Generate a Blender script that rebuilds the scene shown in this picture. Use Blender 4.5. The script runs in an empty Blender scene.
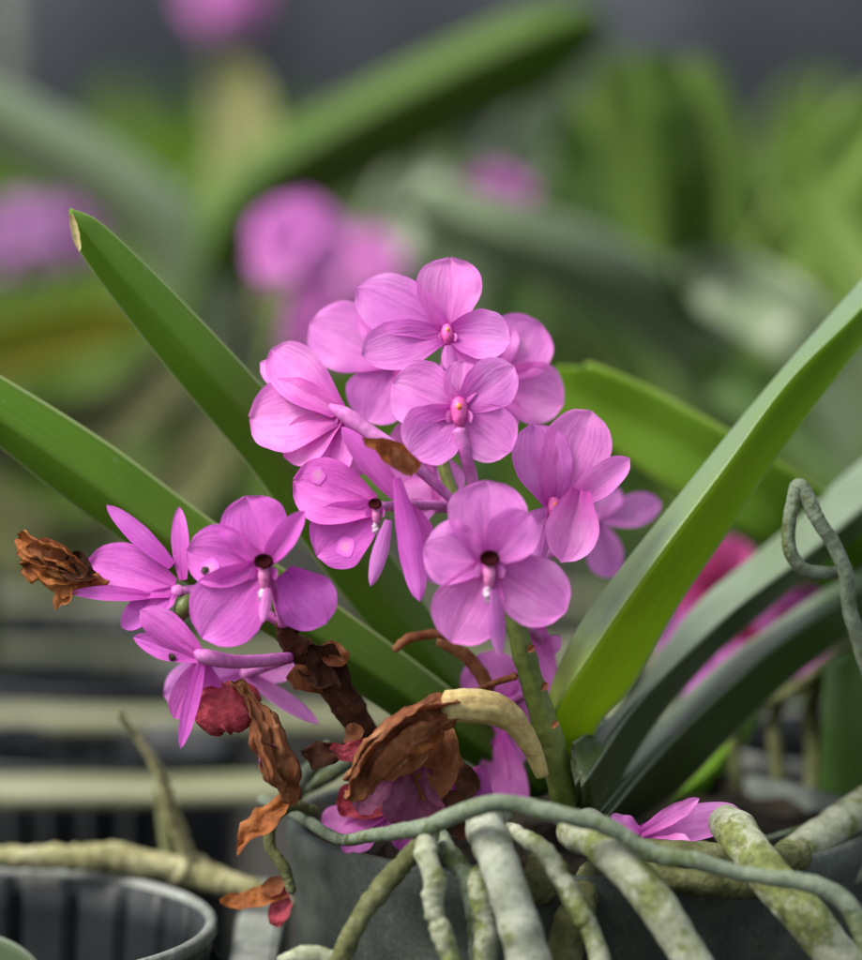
import bpy, math, random
from mathutils import Vector, noise, Matrix
random.seed(11)
R = math.radians
sc = bpy.context.scene
C = sc.collection

# ------------------------------------------------------------------ camera
FOC = 0.55                       # metres to the plane of focus
S = 0.13 / 862                   # metres per photo pixel on that plane
CAMZ = 0.2225
PITCH = R(5.9)
FW = Vector((0, math.cos(PITCH), -math.sin(PITCH)))
UP = Vector((0, math.sin(PITCH), math.cos(PITCH)))
RT = Vector((1, 0, 0))
CAM = Vector((0, -FOC, CAMZ))
cd = bpy.data.cameras.new('camera')
cam = bpy.data.objects.new('camera', cd); C.objects.link(cam)
cam.location = CAM
cam.rotation_euler = (R(90) - PITCH, 0, 0)
cd.sensor_fit = 'HORIZONTAL'; cd.sensor_width = 36.0
cd.lens = 36.0 * FOC / 0.13
cd.clip_start = 0.02; cd.clip_end = 200
cd.dof.use_dof = True
cd.dof.focus_distance = FOC - 0.008
cd.dof.aperture_fstop = cd.lens / 17.5
sc.camera = cam

# ------------------------------------------------------------------ light
SUN_EL, SUN_AZ = R(52), R(-112)   # azimuth measured from +Y (behind the plant) to the right
w = bpy.data.worlds.new('World'); sc.world = w; w.use_nodes = True
nt = w.node_tree; nt.nodes.clear()
sky = nt.nodes.new('ShaderNodeTexSky'); sky.sky_type = 'NISHITA'; sky.sun_disc = False
sky.sun_elevation = SUN_EL; sky.sun_rotation = SUN_AZ
sky.air_density = 1.0; sky.dust_density = 4.0; sky.ozone_density = 0.6
bg = nt.nodes.new('ShaderNodeBackground'); bg.inputs[1].default_value = 0.12
wo = nt.nodes.new('ShaderNodeOutputWorld')
hz = nt.nodes.new('ShaderNodeHueSaturation'); hz.inputs['Saturation'].default_value = 0.35   # thin white overcast
nt.links.new(sky.outputs[0], hz.inputs['Color']); nt.links.new(hz.outputs[0], bg.inputs[0]); nt.links.new(bg.outputs[0], wo.inputs[0])
sl = bpy.data.lights.new('sun', 'SUN'); sl.energy = 1.5; sl.angle = R(18); sl.color = (1.0, 0.96, 0.88)
so = bpy.data.objects.new('sun', sl); C.objects.link(so)
sd = Vector((math.sin(SUN_AZ) * math.cos(SUN_EL), math.cos(SUN_AZ) * math.cos(SUN_EL), math.sin(SUN_EL)))
so.rotation_euler = (-sd).to_track_quat('-Z', 'Y').to_euler()
so.location = sd * 2
sc.view_settings.view_transform = 'Standard'; sc.view_settings.look = 'None'
sc.view_settings.exposure = 1.15; sc.view_settings.gamma = 1.0
sc.cycles.use_denoising = True
sc.cycles.max_bounces = 10; sc.cycles.transmission_bounces = 6; sc.cycles.diffuse_bounces = 5

# ------------------------------------------------------------------ helpers
def P(px, py, dz=0.0):
    d = FOC + dz
    return CAM + FW * d + RT * ((px - 431) * S * d / FOC) + UP * ((480 - py) * S * d / FOC)

def cam_dir(nx, ny, nv):
    return (RT * nx + UP * ny - FW * nv).normalized()

def catmull(pts, n):
    """resample a list of equal-length tuples/vectors smoothly to n points"""
    k = len(pts)
    pts = [tuple(p) for p in pts]
    if k == 1: return pts * n
    out = []
    for i in range(n):
        t = i / (n - 1) * (k - 1)
        j = min(int(t), k - 2); f = t - j
        p1, p2 = pts[j], pts[j + 1]
        p0 = pts[j - 1] if j > 0 else tuple(2 * a - b for a, b in zip(p1, p2))
        p3 = pts[j + 2] if j + 2 < k else tuple(2 * b - a for a, b in zip(p1, p2))
        out.append(tuple(0.5 * (2 * b + (c - a) * f + (2 * a - 5 * b + 4 * c - d) * f * f + (3 * b - a - 3 * c + d) * f ** 3)
                         for a, b, c, d in zip(p0, p1, p2, p3)))
    return out

class MB:
    def __init__(s): s.v = []; s.f = []; s.uv = []
    def grid(s, rows, uvs, closed=False):
        """rows: list of equally long vertex rings; closed joins last to first"""
        b = len(s.v); m = len(rows[0])
        for r, q in zip(rows, uvs):
            s.v += [Vector(p) for p in r]; s.uv += list(q)
        for i in range(len(rows) - 1):
            for j in range(m if closed else m - 1):
                j2 = (j + 1) % m
                s.f.append((b + i * m + j, b + i * m + j2, b + (i + 1) * m + j2, b + (i + 1) * m + j))
        return b
    def fan(s, idx, centre, uv):
        c = len(s.v); s.v.append(Vector(centre)); s.uv.append(uv)
        for a, b in zip(idx, idx[1:] + idx[:1]): s.f.append((a, b, c))
    def box(s, lo, hi, bev=0.0):
        x0, y0, z0 = lo; x1, y1, z1 = hi
        b = len(s.v)
        for z in (z0, z1):
            for x, y in ((x0, y0), (x1, y0), (x1, y1), (x0, y1)):
                s.v.append(Vector((x, y, z))); s.uv.append((x * 10, y * 10))
        for q in ((3, 2, 1, 0), (4, 5, 6, 7), (0, 1, 5, 4), (1, 2, 6, 5), (2, 3, 7, 6), (3, 0, 4, 7)):
            s.f.append(tuple(b + i for i in q))
    def build(s, name, mat, parent=None, smooth=True, origin=None):
        org = Vector(origin) if origin is not None else world_loc(parent)
        me = bpy.data.meshes.new(name)
        me.from_pydata([p - org for p in s.v], [], s.f)
        ul = me.uv_layers.new(name='UVMap')
        for l in me.loops: ul.data[l.index].uv = s.uv[l.vertex_index]
        if smooth: me.polygons.foreach_set('use_smooth', [True] * len(me.polygons))
        me.materials.append(mat)
        me.validate(); me.update()
        o = bpy.data.objects.new(name, me); C.objects.link(o)
        if parent is not None:
            o.parent = parent
            if o.parent.type == 'MESH' or o.parent.parent: pass
        else: o.location = org
        return o

def world_loc(o):
    v = Vector((0, 0, 0))
    while o is not None:
        v = v + Vector(o.location); o = o.parent
    return v

def tag(o, label, cat, group=None, kind=None):
    if label: o['label'] = label
    if cat: o['category'] = cat
    if group: o['group'] = group
    if kind: o['kind'] = kind
    return o

def empty(name, loc, label=None, cat=None, group=None):
    o = bpy.data.objects.new(name, None); C.objects.link(o); o.location = loc
    o.empty_display_size = 0.01
    return tag(o, label, cat, group)

# ------------------------------------------------------------------ materials
def newmat(name):
    m = bpy.data.materials.new(name); m.use_nodes = True
    t = m.node_tree; t.nodes.clear()
    return m, t, (lambda k: t.nodes.new('ShaderNode' + k)), t.links.new

def ramp(n, stops):
    e = n.color_ramp.elements
    while len(e) < len(stops): e.new(0.5)
    for x, (p, c) in zip(e, stops):
        x.position = p; x.color = (*c, 1) if len(c) == 3 else c
    return n

def petal_mat(name, base, throat, trans=0.44, vary=0.06):
    m, t, N, L = newmat(name)
    uv = N('UVMap'); sep = N('SeparateXYZ'); L(uv.outputs[0], sep.inputs[0])
    # u along the petal: deeper colour in the claw
    r = ramp(N('ValToRGB'), [(0.0, throat), (0.28, tuple(0.5 * a + 0.5 * b for a, b in zip(base, throat))), (0.6, base), (1.0, tuple(min(1, c * 1.06 + 0.015) for c in base))])
    L(sep.outputs[0], r.inputs[0])
    # veins run lengthwise and fork a little
    mp = N('Mapping'); L(uv.outputs[0], mp.inputs[0]); mp.inputs[3].default_value = (1.6, 11.0, 1)
    oi = N('ObjectInfo'); mul = N('VectorMath'); mul.operation = 'MULTIPLY'; mul.inputs[1].default_value = (40, 17, 5)
    L(oi.outputs['Random'], mul.inputs[0]); L(mul.outputs[0], mp.inputs[1])
    nz = N('TexNoise'); nz.inputs['Scale'].default_value = 1.5; nz.inputs['Detail'].default_value = 4; L(mp.outputs[0], nz.inputs[0])
    vr = ramp(N('ValToRGB'), [(0.34, (0.84, 0.74, 0.86)), (0.48, (1, 1, 1)), (0.7, (1.0, 1.0, 1.0))]); L(nz.outputs[0], vr.inputs[0])
    mx = N('MixRGB'); mx.blend_type = 'MULTIPLY'; mx.inputs[0].default_value = 0.8; L(r.outputs[0], mx.inputs[1]); L(vr.outputs[0], mx.inputs[2])
    hs = N('HueSaturation'); L(mx.outputs[0], hs.inputs['Color'])
    mr = N('MapRange'); mr.inputs[3].default_value = 0.5 - vary * 0.3; mr.inputs[4].default_value = 0.5 + vary * 0.15; L(oi.outputs['Random'], mr.inputs[0]); L(mr.outputs[0], hs.inputs['Hue'])
    mr2 = N('MapRange'); mr2.inputs[3].default_value = 0.9; mr2.inputs[4].default_value = 1.1; L(oi.outputs['Random'], mr2.inputs[0]); L(mr2.outputs[0], hs.inputs['Value'])
    # thin margins read paler
    ab = N('Math'); ab.operation = 'SUBTRACT'; ab.inputs[1].default_value = 0.5; L(sep.outputs[1], ab.inputs[0])
    a2 = N('Math'); a2.operation = 'ABSOLUTE'; L(ab.outputs[0], a2.inputs[0])
    er = N('MapRange'); er.inputs[1].default_value = 0.44; er.inputs[2].default_value = 0.5; er.inputs[4].default_value = 0.35; L(a2.outputs[0], er.inputs[0])
    mg = N('MixRGB'); mg.inputs[2].default_value = (0.82, 0.42, 0.78, 1); L(er.outputs[0], mg.inputs[0]); L(mx.outputs[0], mg.inputs[1]); mx = mg
    # uneven pigment: broad pale and deep patches
    tc = N('TexCoord'); nb = N('TexNoise'); nb.inputs['Scale'].default_value = 170; nb.inputs['Detail'].default_value = 5; nb.inputs['Roughness'].default_value = 0.6; L(tc.outputs['Object'], nb.inputs[0])
    rb = ramp(N('ValToRGB'), [(0.30, (0.86, 0.76, 0.92)), (0.5, (1, 1, 1)), (0.72, (1.08, 1.45, 1.12))]); L(nb.outputs[0], rb.inputs[0])
    mb2 = N('MixRGB'); mb2.blend_type = 'MULTIPLY'; mb2.inputs[0].default_value = 0.9; L(hs.outputs[0], mb2.inputs[1]); L(rb.outputs[0], mb2.inputs[2]); hs = mb2
    # sparkling cell texture
    n2 = N('TexNoise'); n2.inputs['Scale'].default_value = 2600; L(tc.outputs['Object'], n2.inputs[0])
    ad = N('Math'); ad.operation = 'MULTIPLY_ADD'; ad.inputs[1].default_value = 0.5; L(n2.outputs[0], ad.inputs[0]); L(nz.outputs[0], ad.inputs[2])
    bp = N('Bump'); bp.inputs['Strength'].default_value = 0.35; bp.inputs['Distance'].default_value = 0.0004; L(ad.outputs[0], bp.inputs['Height'])
    b = N('BsdfPrincipled'); b.inputs['Roughness'].default_value = 0.5; b.inputs['Specular IOR Level'].default_value = 0.22
    b.inputs['Sheen Weight'].default_value = 0.12; b.inputs['Sheen Roughness'].default_value = 0.4
    L(hs.outputs[0], b.inputs['Base Color']); L(bp.outputs[0], b.inputs['Normal'])
    tr = N('BsdfTranslucent'); L(hs.outputs[0], tr.inputs[0])
    ms = N('MixShader'); ms.inputs[0].default_value = trans; L(b.outputs[0], ms.inputs[1]); L(tr.outputs[0], ms.inputs[2])
    o = N('OutputMaterial'); L(ms.outputs[0], o.inputs[0])
    return m

def leaf_mat(name, base, tip, edge, trans=0.22, tcol=(0.30, 0.52, 0.03), rough=0.55, spec=0.28, bloom=0.0, skylit=None, skylit_mix=0.7):
    m, t, N, L = newmat(name)
    uv = N('UVMap'); sep = N('SeparateXYZ'); L(uv.outputs[0], sep.inputs[0])
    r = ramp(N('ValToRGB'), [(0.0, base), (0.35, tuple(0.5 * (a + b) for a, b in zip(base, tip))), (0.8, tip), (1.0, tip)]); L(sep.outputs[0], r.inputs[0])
    mp = N('Mapping'); L(uv.outputs[0], mp.inputs[0]); mp.inputs[3].default_value = (2.0, 26, 1)
    nz = N('TexNoise'); nz.inputs['Scale'].default_value = 2; nz.inputs['Detail'].default_value = 4; L(mp.outputs[0], nz.inputs[0])
    vr = ramp(N('ValToRGB'), [(0.3, (0.78, 0.80, 0.76)), (0.7, (1.12, 1.1, 1.05))]); L(nz.outputs[0], vr.inputs[0])
    mx = N('MixRGB'); mx.blend_type = 'MULTIPLY'; mx.inputs[0].default_value = 1; L(r.outputs[0], mx.inputs[1]); L(vr.outputs[0], mx.inputs[2])
    tc = N('TexCoord'); n3 = N('TexNoise'); n3.inputs['Scale'].default_value = 90; n3.inputs['Detail'].default_value = 5; L(tc.outputs['Object'], n3.inputs[0])
    v3 = ramp(N('ValToRGB'), [(0.32, (0.85, 0.86, 0.84)), (0.6, (1, 1, 1)), (0.8, (1.15, 1.1, 1.1))]); L(n3.outputs[0], v3.inputs[0])
    m2 = N('MixRGB'); m2.blend_type = 'MULTIPLY'; m2.inputs[0].default_value = 0.8; L(mx.outputs[0], m2.inputs[1]); L(v3.outputs[0], m2.inputs[2])
    # pale margin: |v-0.5| near 0.5
    ab = N('Math'); ab.operation = 'SUBTRACT'; ab.inputs[1].default_value = 0.5; L(sep.outputs[1], ab.inputs[0])
    a2 = N('Math'); a2.operation = 'ABSOLUTE'; L(ab.outputs[0], a2.inputs[0])
    er = N('MapRange'); er.inputs[1].default_value = 0.455; er.inputs[2].default_value = 0.5; L(a2.outputs[0], er.inputs[0])
    m3 = N('MixRGB'); m3.inputs[2].default_value = (*edge, 1); L(er.outputs[0], m3.inputs[0]); L(m2.outputs[0], m3.inputs[1])
    # a few pale specks of scale and water marks
    n4 = N('TexNoise'); n4.inputs['Scale'].default_value = 700; n4.inputs['Detail'].default_value = 2; L(tc.outputs['Object'], n4.inputs[0])
    s4 = N('MapRange'); s4.inputs[1].default_value = 0.68; s4.inputs[2].default_value = 0.78; s4.inputs[4].default_value = 0.35; L(n4.outputs[0], s4.inputs[0])
    m4 = N('MixRGB'); m4.inputs[2].default_value = (0.32, 0.36, 0.24, 1); L(s4.outputs[0], m4.inputs[0]); L(m3.outputs[0], m4.inputs[1])
    if skylit:   # paints a grey skylit tone into the half before the keel
        wr = N('MapRange'); wr.inputs[1].default_value = 0.46; wr.inputs[2].default_value = 0.51; wr.inputs[3].default_value = skylit_mix; wr.inputs[4].default_value = 0.0; L(sep.outputs[1], wr.inputs[0])
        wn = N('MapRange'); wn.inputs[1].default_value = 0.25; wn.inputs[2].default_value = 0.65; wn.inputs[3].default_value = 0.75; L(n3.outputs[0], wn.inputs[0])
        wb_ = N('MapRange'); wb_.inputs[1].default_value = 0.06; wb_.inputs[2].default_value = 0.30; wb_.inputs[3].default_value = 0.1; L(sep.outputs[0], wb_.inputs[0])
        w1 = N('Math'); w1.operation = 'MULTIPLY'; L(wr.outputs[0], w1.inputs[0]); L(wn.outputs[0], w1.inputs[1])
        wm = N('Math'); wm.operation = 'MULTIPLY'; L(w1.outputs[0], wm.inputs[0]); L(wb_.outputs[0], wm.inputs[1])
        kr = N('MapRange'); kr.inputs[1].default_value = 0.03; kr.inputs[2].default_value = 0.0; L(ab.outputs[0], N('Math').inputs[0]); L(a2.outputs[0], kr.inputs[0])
        m5 = N('MixRGB'); m5.inputs[2].default_value = (*skylit, 1); L(wm.outputs[0], m5.inputs[0]); L(m4.outputs[0], m5.inputs[1])
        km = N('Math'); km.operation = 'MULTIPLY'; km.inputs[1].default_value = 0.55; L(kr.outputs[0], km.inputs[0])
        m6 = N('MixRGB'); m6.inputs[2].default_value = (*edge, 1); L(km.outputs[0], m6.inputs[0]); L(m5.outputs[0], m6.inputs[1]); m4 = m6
    ad = N('Math'); ad.operation = 'ADD'; L(nz.outputs[0], ad.inputs[0]); L(n3.outputs[0], ad.inputs[1])
    bp = N('Bump'); bp.inputs['Strength'].default_value = 0.25; bp.inputs['Distance'].default_value = 0.0006; L(ad.outputs[0], bp.inputs['Height'])
    b = N('BsdfPrincipled'); b.inputs['Roughness'].default_value = rough; b.inputs['Specular IOR Level'].default_value = spec
    b.inputs['Sheen Weight'].default_value = bloom; b.inputs['Sheen Roughness'].default_value = 0.5; b.inputs['Sheen Tint'].default_value = (0.8, 0.95, 0.9, 1)
    L(m4.outputs[0], b.inputs['Base Color']); L(bp.outputs[0], b.inputs['Normal'])
    tr = N('BsdfTranslucent'); tr.inputs[0].default_value = (*tcol, 1)
    ms = N('MixShader'); ms.inputs[0].default_value = trans
    if skylit:
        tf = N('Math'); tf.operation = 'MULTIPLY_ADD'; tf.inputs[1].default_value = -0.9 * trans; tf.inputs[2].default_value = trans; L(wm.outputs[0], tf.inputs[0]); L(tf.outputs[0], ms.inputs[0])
    L(b.outputs[0], ms.inputs[1]); L(tr.outputs[0], ms.inputs[2])
    o = N('OutputMaterial'); L(ms.outputs[0], o.inputs[0])
    return m

def mottled(name, cols, scale=60, rough=0.8, spec=0.2, bump=0.5, bdist=0.0006, detail=6, fine=900, stretch=None, trans=0.0):
    """object-space noise through a colour ramp, a second finer noise for grain, and bump"""
    m, t, N, L = newmat(name)
    tc = N('TexCoord'); src = tc.outputs['Object']
    if stretch:
        mp = N('Mapping'); mp.inputs[3].default_value = stretch; L(src, mp.inputs[0]); src = mp.outputs[0]
    n1 = N('TexNoise'); n1.inputs['Scale'].default_value = scale; n1.inputs['Detail'].default_value = detail; n1.inputs['Roughness'].default_value = 0.62; L(src, n1.inputs[0])
    r = ramp(N('ValToRGB'), cols); L(n1.outputs[0], r.inputs[0])
    n2 = N('TexNoise'); n2.inputs['Scale'].default_value = fine; n2.inputs['Detail'].default_value = 3; L(tc.outputs['Object'], n2.inputs[0])
    v2 = ramp(N('ValToRGB'), [(0.3, (0.7, 0.7, 0.7)), (0.7, (1.2, 1.2, 1.2))]); L(n2.outputs[0], v2.inputs[0])
    mx = N('MixRGB'); mx.blend_type = 'MULTIPLY'; mx.inputs[0].default_value = 0.8; L(r.outputs[0], mx.inputs[1]); L(v2.outputs[0], mx.inputs[2])
    ad = N('Math'); ad.operation = 'MULTIPLY_ADD'; ad.inputs[1].default_value = 0.5; L(n2.outputs[0], ad.inputs[0]); L(n1.outputs[0], ad.inputs[2])
    bp = N('Bump'); bp.inputs['Strength'].default_value = bump; bp.inputs['Distance'].default_value = bdist; L(ad.outputs[0], bp.inputs['Height'])
    b = N('BsdfPrincipled'); b.inputs['Roughness'].default_value = rough; b.inputs['Specular IOR Level'].default_value = spec
    L(mx.outputs[0], b.inputs['Base Color']); L(bp.outputs[0], b.inputs['Normal'])
    o = N('OutputMaterial')
    if trans > 0:
        tr = N('BsdfTranslucent'); L(mx.outputs[0], tr.inputs[0])
        ms = N('MixShader'); ms.inputs[0].default_value = trans; L(b.outputs[0], ms.inputs[1]); L(tr.outputs[0], ms.inputs[2]); L(ms.outputs[0], o.inputs[0])
    else: L(b.outputs[0], o.inputs[0])
    return m

PINK = (0.80, 0.245, 0.68)
M = {}
M['petal'] = petal_mat('orchid petal', PINK, (0.52, 0.06, 0.40))
M['petal_deep'] = petal_mat('deep orchid petal', (0.66, 0.13, 0.58), (0.50, 0.055, 0.40), 0.38)
M['petal_pale'] = petal_mat('pale orchid petal', (0.74, 0.26, 0.68), (0.64, 0.18, 0.56), 0.45)
M['petal_old'] = petal_mat('ageing orchid petal', (0.40, 0.07, 0.36), (0.30, 0.04, 0.20), 0.3)
M['petal_mauve'] = petal_mat('distant mauve petal', (0.36, 0.16, 0.36), (0.3, 0.1, 0.28), 0.35)
M['petal_red'] = petal_mat('distant rosy petal', (0.60, 0.10, 0.28), (0.5, 0.05, 0.16), 0.35)
M['petal_far'] = petal_mat('distant orchid petal', (0.66, 0.21, 0.60), (0.55, 0.14, 0.45), 0.4)
M['column_red'] = mottled('deep pink column', [(0.3, (0.58, 0.055, 0.28)), (0.7, (0.70, 0.12, 0.42))], 500, 0.45, 0.4, 0.2)
M['column'] = mottled('flower column', [(0.3, (0.58, 0.12, 0.36)), (0.7, (0.68, 0.24, 0.48))], 500, 0.45, 0.4, 0.2)
M['throat'] = mottled('flower throat', [(0.3, (0.012, 0.001, 0.002)), (0.7, (0.035, 0.003, 0.005))], 400, 0.8, 0.05, 0.2)
M['white_bit'] = mottled('anther cap', [(0.3, (0.40, 0.24, 0.36)), (0.7, (0.58, 0.46, 0.54))], 600, 0.4, 0.4, 0.2)
M['orange_bit'] = mottled('orange cap', [(0.3, (0.65, 0.14, 0.03)), (0.7, (0.75, 0.25, 0.06))], 600, 0.4, 0.4, 0.2)
M['pedicel'] = mottled('pink pedicel', [(0.3, (0.50, 0.10, 0.42)), (0.7, (0.62, 0.22, 0.54))], 200, 0.5, 0.3, 0.2, trans=0.15)
M['stem'] = mottled('green flower stem', [(0.25, (0.045, 0.06, 0.012)), (0.5, (0.10, 0.145, 0.025)), (0.75, (0.17, 0.20, 0.05))], 130, 0.45, 0.4, 0.3, 0.0004, stretch=(1, 1, 0.4))
M['leaf_left'] = leaf_mat('fresh strap leaf', (0.055, 0.115, 0.006), (0.098, 0.21, 0.010), (0.36, 0.44, 0.18), 0.25, (0.12, 0.42, 0.01), 0.5, 0.3)
M['leaf_right'] = leaf_mat('half skylit strap leaf', (0.48, 0.62, 0.006), (0.15, 0.33, 0.012), (0.34, 0.42, 0.18), 0.40, (0.60, 0.88, 0.01), 0.45, 0.28, 0.0, (0.12, 0.17, 0.115), 0.92)  # backlight put into the lime over a yellower base, skylight into the grey
M['leaf_dark'] = leaf_mat('grey green strap leaf', (0.024, 0.042, 0.006), (0.034, 0.074, 0.010), (0.20, 0.25, 0.16), 0.06, (0.10, 0.25, 0.03), 0.42, 0.4, 0.0, (0.15, 0.20, 0.135), 0.9)  # lower half darkened for its shade, upper half greyed for skylight
M['leaf_back'] = leaf_mat('back strap leaf', (0.09, 0.18, 0.010), (0.15, 0.29, 0.010), (0.26, 0.36, 0.06), 0.3, (0.28, 0.55, 0.02))
M['leaf_far_a'] = leaf_mat('far bright leaf', (0.115, 0.19, 0.03), (0.125, 0.205, 0.03), (0.2, 0.28, 0.06), 0.25, (0.30, 0.6, 0.02))
M['leaf_far_b'] = leaf_mat('far grey leaf', (0.12, 0.17, 0.08), (0.135, 0.185, 0.095), (0.24, 0.3, 0.18), 0.15, (0.25, 0.45, 0.1), 0.4, 0.6, 0.3)
M['leaf_far_c'] = leaf_mat('far yellow leaf', (0.22, 0.24, 0.015), (0.24, 0.25, 0.015), (0.3, 0.32, 0.05), 0.3, (0.4, 0.5, 0.02))
M['leaf_far_f'] = leaf_mat('far deep green leaf', (0.055, 0.115, 0.008), (0.058, 0.12, 0.008), (0.2, 0.28, 0.05), 0.15, (0.2, 0.45, 0.02))
M['leaf_far_e'] = leaf_mat('far dull yellow leaf', (0.15, 0.16, 0.05), (0.16, 0.17, 0.05), (0.2, 0.22, 0.08), 0.15, (0.3, 0.35, 0.06))
M['leaf_far_d'] = leaf_mat('far dark leaf', (0.035, 0.08, 0.010), (0.045, 0.10, 0.012), (0.1, 0.16, 0.04), 0.15, (0.12, 0.32, 0.02))
def root_mat(name, lo, hi, moss, amount, scale=110, rings=0.0):
    m, t, N, L = newmat(name)
    tc = N('TexCoord'); src = tc.outputs['Object']
    def noise_(sc_, det, rgh=0.6):
        n = N('TexNoise'); n.inputs['Scale'].default_value = sc_; n.inputs['Detail'].default_value = det; n.inputs['Roughness'].default_value = rgh; L(src, n.inputs[0]); return n
    n1 = noise_(scale * 1.7, 6, 0.7); r1 = ramp(N('ValToRGB'), [(0.30, lo), (0.5, tuple(.5 * (a + b) for a, b in zip(lo, hi))), (0.68, hi)]); L(n1.outputs[0], r1.inputs[0])
    n2 = noise_(scale, 7, 0.72); mm = N('MapRange'); mm.inputs[1].default_value = 0.62 - amount * 0.3; mm.inputs[2].default_value = 0.70 - amount * 0.3; L(n2.outputs[0], mm.inputs[0])
    n5 = noise_(scale * 5, 3); mcol = ramp(N('ValToRGB'), [(0.3, tuple(c * .55 for c in moss)), (0.7, tuple(c * 1.3 for c in moss))]); L(n5.outputs[0], mcol.inputs[0])
    mx = N('MixRGB'); L(mm.outputs[0], mx.inputs[0]); L(r1.outputs[0], mx.inputs[1]); L(mcol.outputs[0], mx.inputs[2])
    n3 = noise_(scale * 9, 3); v3 = ramp(N('ValToRGB'), [(0.32, (0.55, 0.55, 0.5)), (0.48, (1, 1, 1)), (0.66, (1.25, 1.25, 1.25))]); L(n3.outputs[0], v3.inputs[0])
    m2 = N('MixRGB'); m2.blend_type = 'MULTIPLY'; m2.inputs[0].default_value = 0.5; L(mx.outputs[0], m2.inputs[1]); L(v3.outputs[0], m2.inputs[2])
    last = m2
    if rings:
        uv = N('UVMap'); wv = N('TexWave'); wv.inputs['Scale'].default_value = 0.42; wv.inputs['Distortion'].default_value = 3.0; wv.inputs['Detail'].default_value = 3; L(uv.outputs[0], wv.inputs[0])
        vr = ramp(N('ValToRGB'), [(0.0, (0.72, 0.73, 0.68)), (0.35, (1, 1, 1)), (1.0, (1.1, 1.1, 1.1))]); L(wv.outputs[0], vr.inputs[0])
        m3 = N('MixRGB'); m3.blend_type = 'MULTIPLY'; m3.inputs[0].default_value = rings; L(m2.outputs[0], m3.inputs[1]); L(vr.outputs[0], m3.inputs[2]); last = m3
    ad = N('Math'); ad.operation = 'MULTIPLY_ADD'; ad.inputs[1].default_value = 0.6; L(n3.outputs[0], ad.inputs[0]); L(n1.outputs[0], ad.inputs[2])
    bp = N('Bump'); bp.inputs['Strength'].default_value = 0.55; bp.inputs['Distance'].default_value = 0.0006; L(ad.outputs[0], bp.inputs['Height'])
    b = N('BsdfPrincipled'); b.inputs['Roughness'].default_value = 0.85; b.inputs['Specular IOR Level'].default_value = 0.15
    L(last.outputs[0], b.inputs['Base Color']); L(bp.outputs[0], b.inputs['Normal'])
    o = N('OutputMaterial'); L(b.outputs[0], o.inputs[0]); return m
M['root'] = root_mat('grey aerial root', (0.18, 0.20, 0.145), (0.34, 0.36, 0.30), (0.15, 0.175, 0.065), 0.22, 120, 0.8)
M['root_thin'] = root_mat('thin grey root', (0.105, 0.135, 0.085), (0.21, 0.25, 0.185), (0.09, 0.115, 0.04), 0.35, 150)
M['root_moss'] = root_mat('mossy root', (0.19, 0.21, 0.13), (0.37, 0.39, 0.30), (0.14, 0.165, 0.055), 0.42, 120)
M['leaf_sheath'] = mottled('old dark leaf sheath', [(0.28, (0.010, 0.015, 0.004)), (0.5, (0.020, 0.032, 0.007)), (0.75, (0.04, 0.045, 0.014))], 120, 0.7, 0.3, 0.5, 0.0005, stretch=(2, 1, .4))
M['root_dark'] = mottled('dark brown root', [(0.3, (0.05, 0.055, 0.02)), (0.55, (0.11, 0.12, 0.05)), (0.75, (0.2, 0.2, 0.12))], 200, 0.9, 0.1, 0.8, 0.0008)  # dark brown tone, also used on old background leaves
M['twig'] = mottled('weathered twig', [(0.28, (0.13, 0.12, 0.05)), (0.5, (0.29, 0.28, 0.14)), (0.75, (0.46, 0.44, 0.27))], 160, 0.9, 0.1, 0.9, 0.001)
M['dry'] = mottled('dry brown petal', [(0.28, (0.09, 0.028, 0.014)), (0.5, (0.30, 0.105, 0.042)), (0.75, (0.55, 0.29, 0.14))], 200, 0.7, 0.25, 0.6, 0.0005, stretch=(1, 1, .5), trans=0.42)
M['dry_dark'] = mottled('dark withered stalk', [(0.28, (0.018, 0.008, 0.005)), (0.5, (0.055, 0.022, 0.012)), (0.75, (0.12, 0.046, 0.024))], 220, 0.85, 0.1, 0.9, 0.0009)
M['dry_orange'] = mottled('dry orange petal', [(0.28, (0.12, 0.032, 0.010)), (0.5, (0.34, 0.11, 0.03)), (0.75, (0.50, 0.22, 0.07))], 220, 0.7, 0.2, 0.8, 0.0008, trans=0.3)
M['dry_red'] = mottled('wilted red petal', [(0.28, (0.20, 0.015, 0.02)), (0.5, (0.38, 0.045, 0.07)), (0.75, (0.55, 0.13, 0.18))], 220, 0.6, 0.25, 0.8, 0.0008, trans=0.25)
M['dry_mauve'] = mottled('faded mauve petal', [(0.28, (0.10, 0.02, 0.04)), (0.5, (0.20, 0.05, 0.11)), (0.75, (0.32, 0.10, 0.22))], 150, 0.6, 0.25, 0.6, 0.0007, trans=0.25)
M['bract'] = mottled('cream bract', [(0.28, (0.30, 0.15, 0.09)), (0.46, (0.50, 0.40, 0.15)), (0.75, (0.60, 0.52, 0.28))], 160, 0.5, 0.35, 0.4, 0.0005, stretch=(0.5, 1, 2.5), trans=0.15)
M['pot'] = mottled('dusty dark pot plastic', [(0.30, (0.011, 0.016, 0.012)), (0.46, (0.030, 0.040, 0.032)), (0.60, (0.062, 0.076, 0.062)), (0.76, (0.16, 0.18, 0.15))], 55, 0.6, 0.35, 0.4, 0.0004, 9, 1400)
M['pot_black'] = mottled('black pot plastic', [(0.30, (0.004, 0.007, 0.008)), (0.55, (0.010, 0.013, 0.015)), (0.8, (0.034, 0.040, 0.038))], 40, 0.5, 0.4, 0.3, 0.0004)
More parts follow.
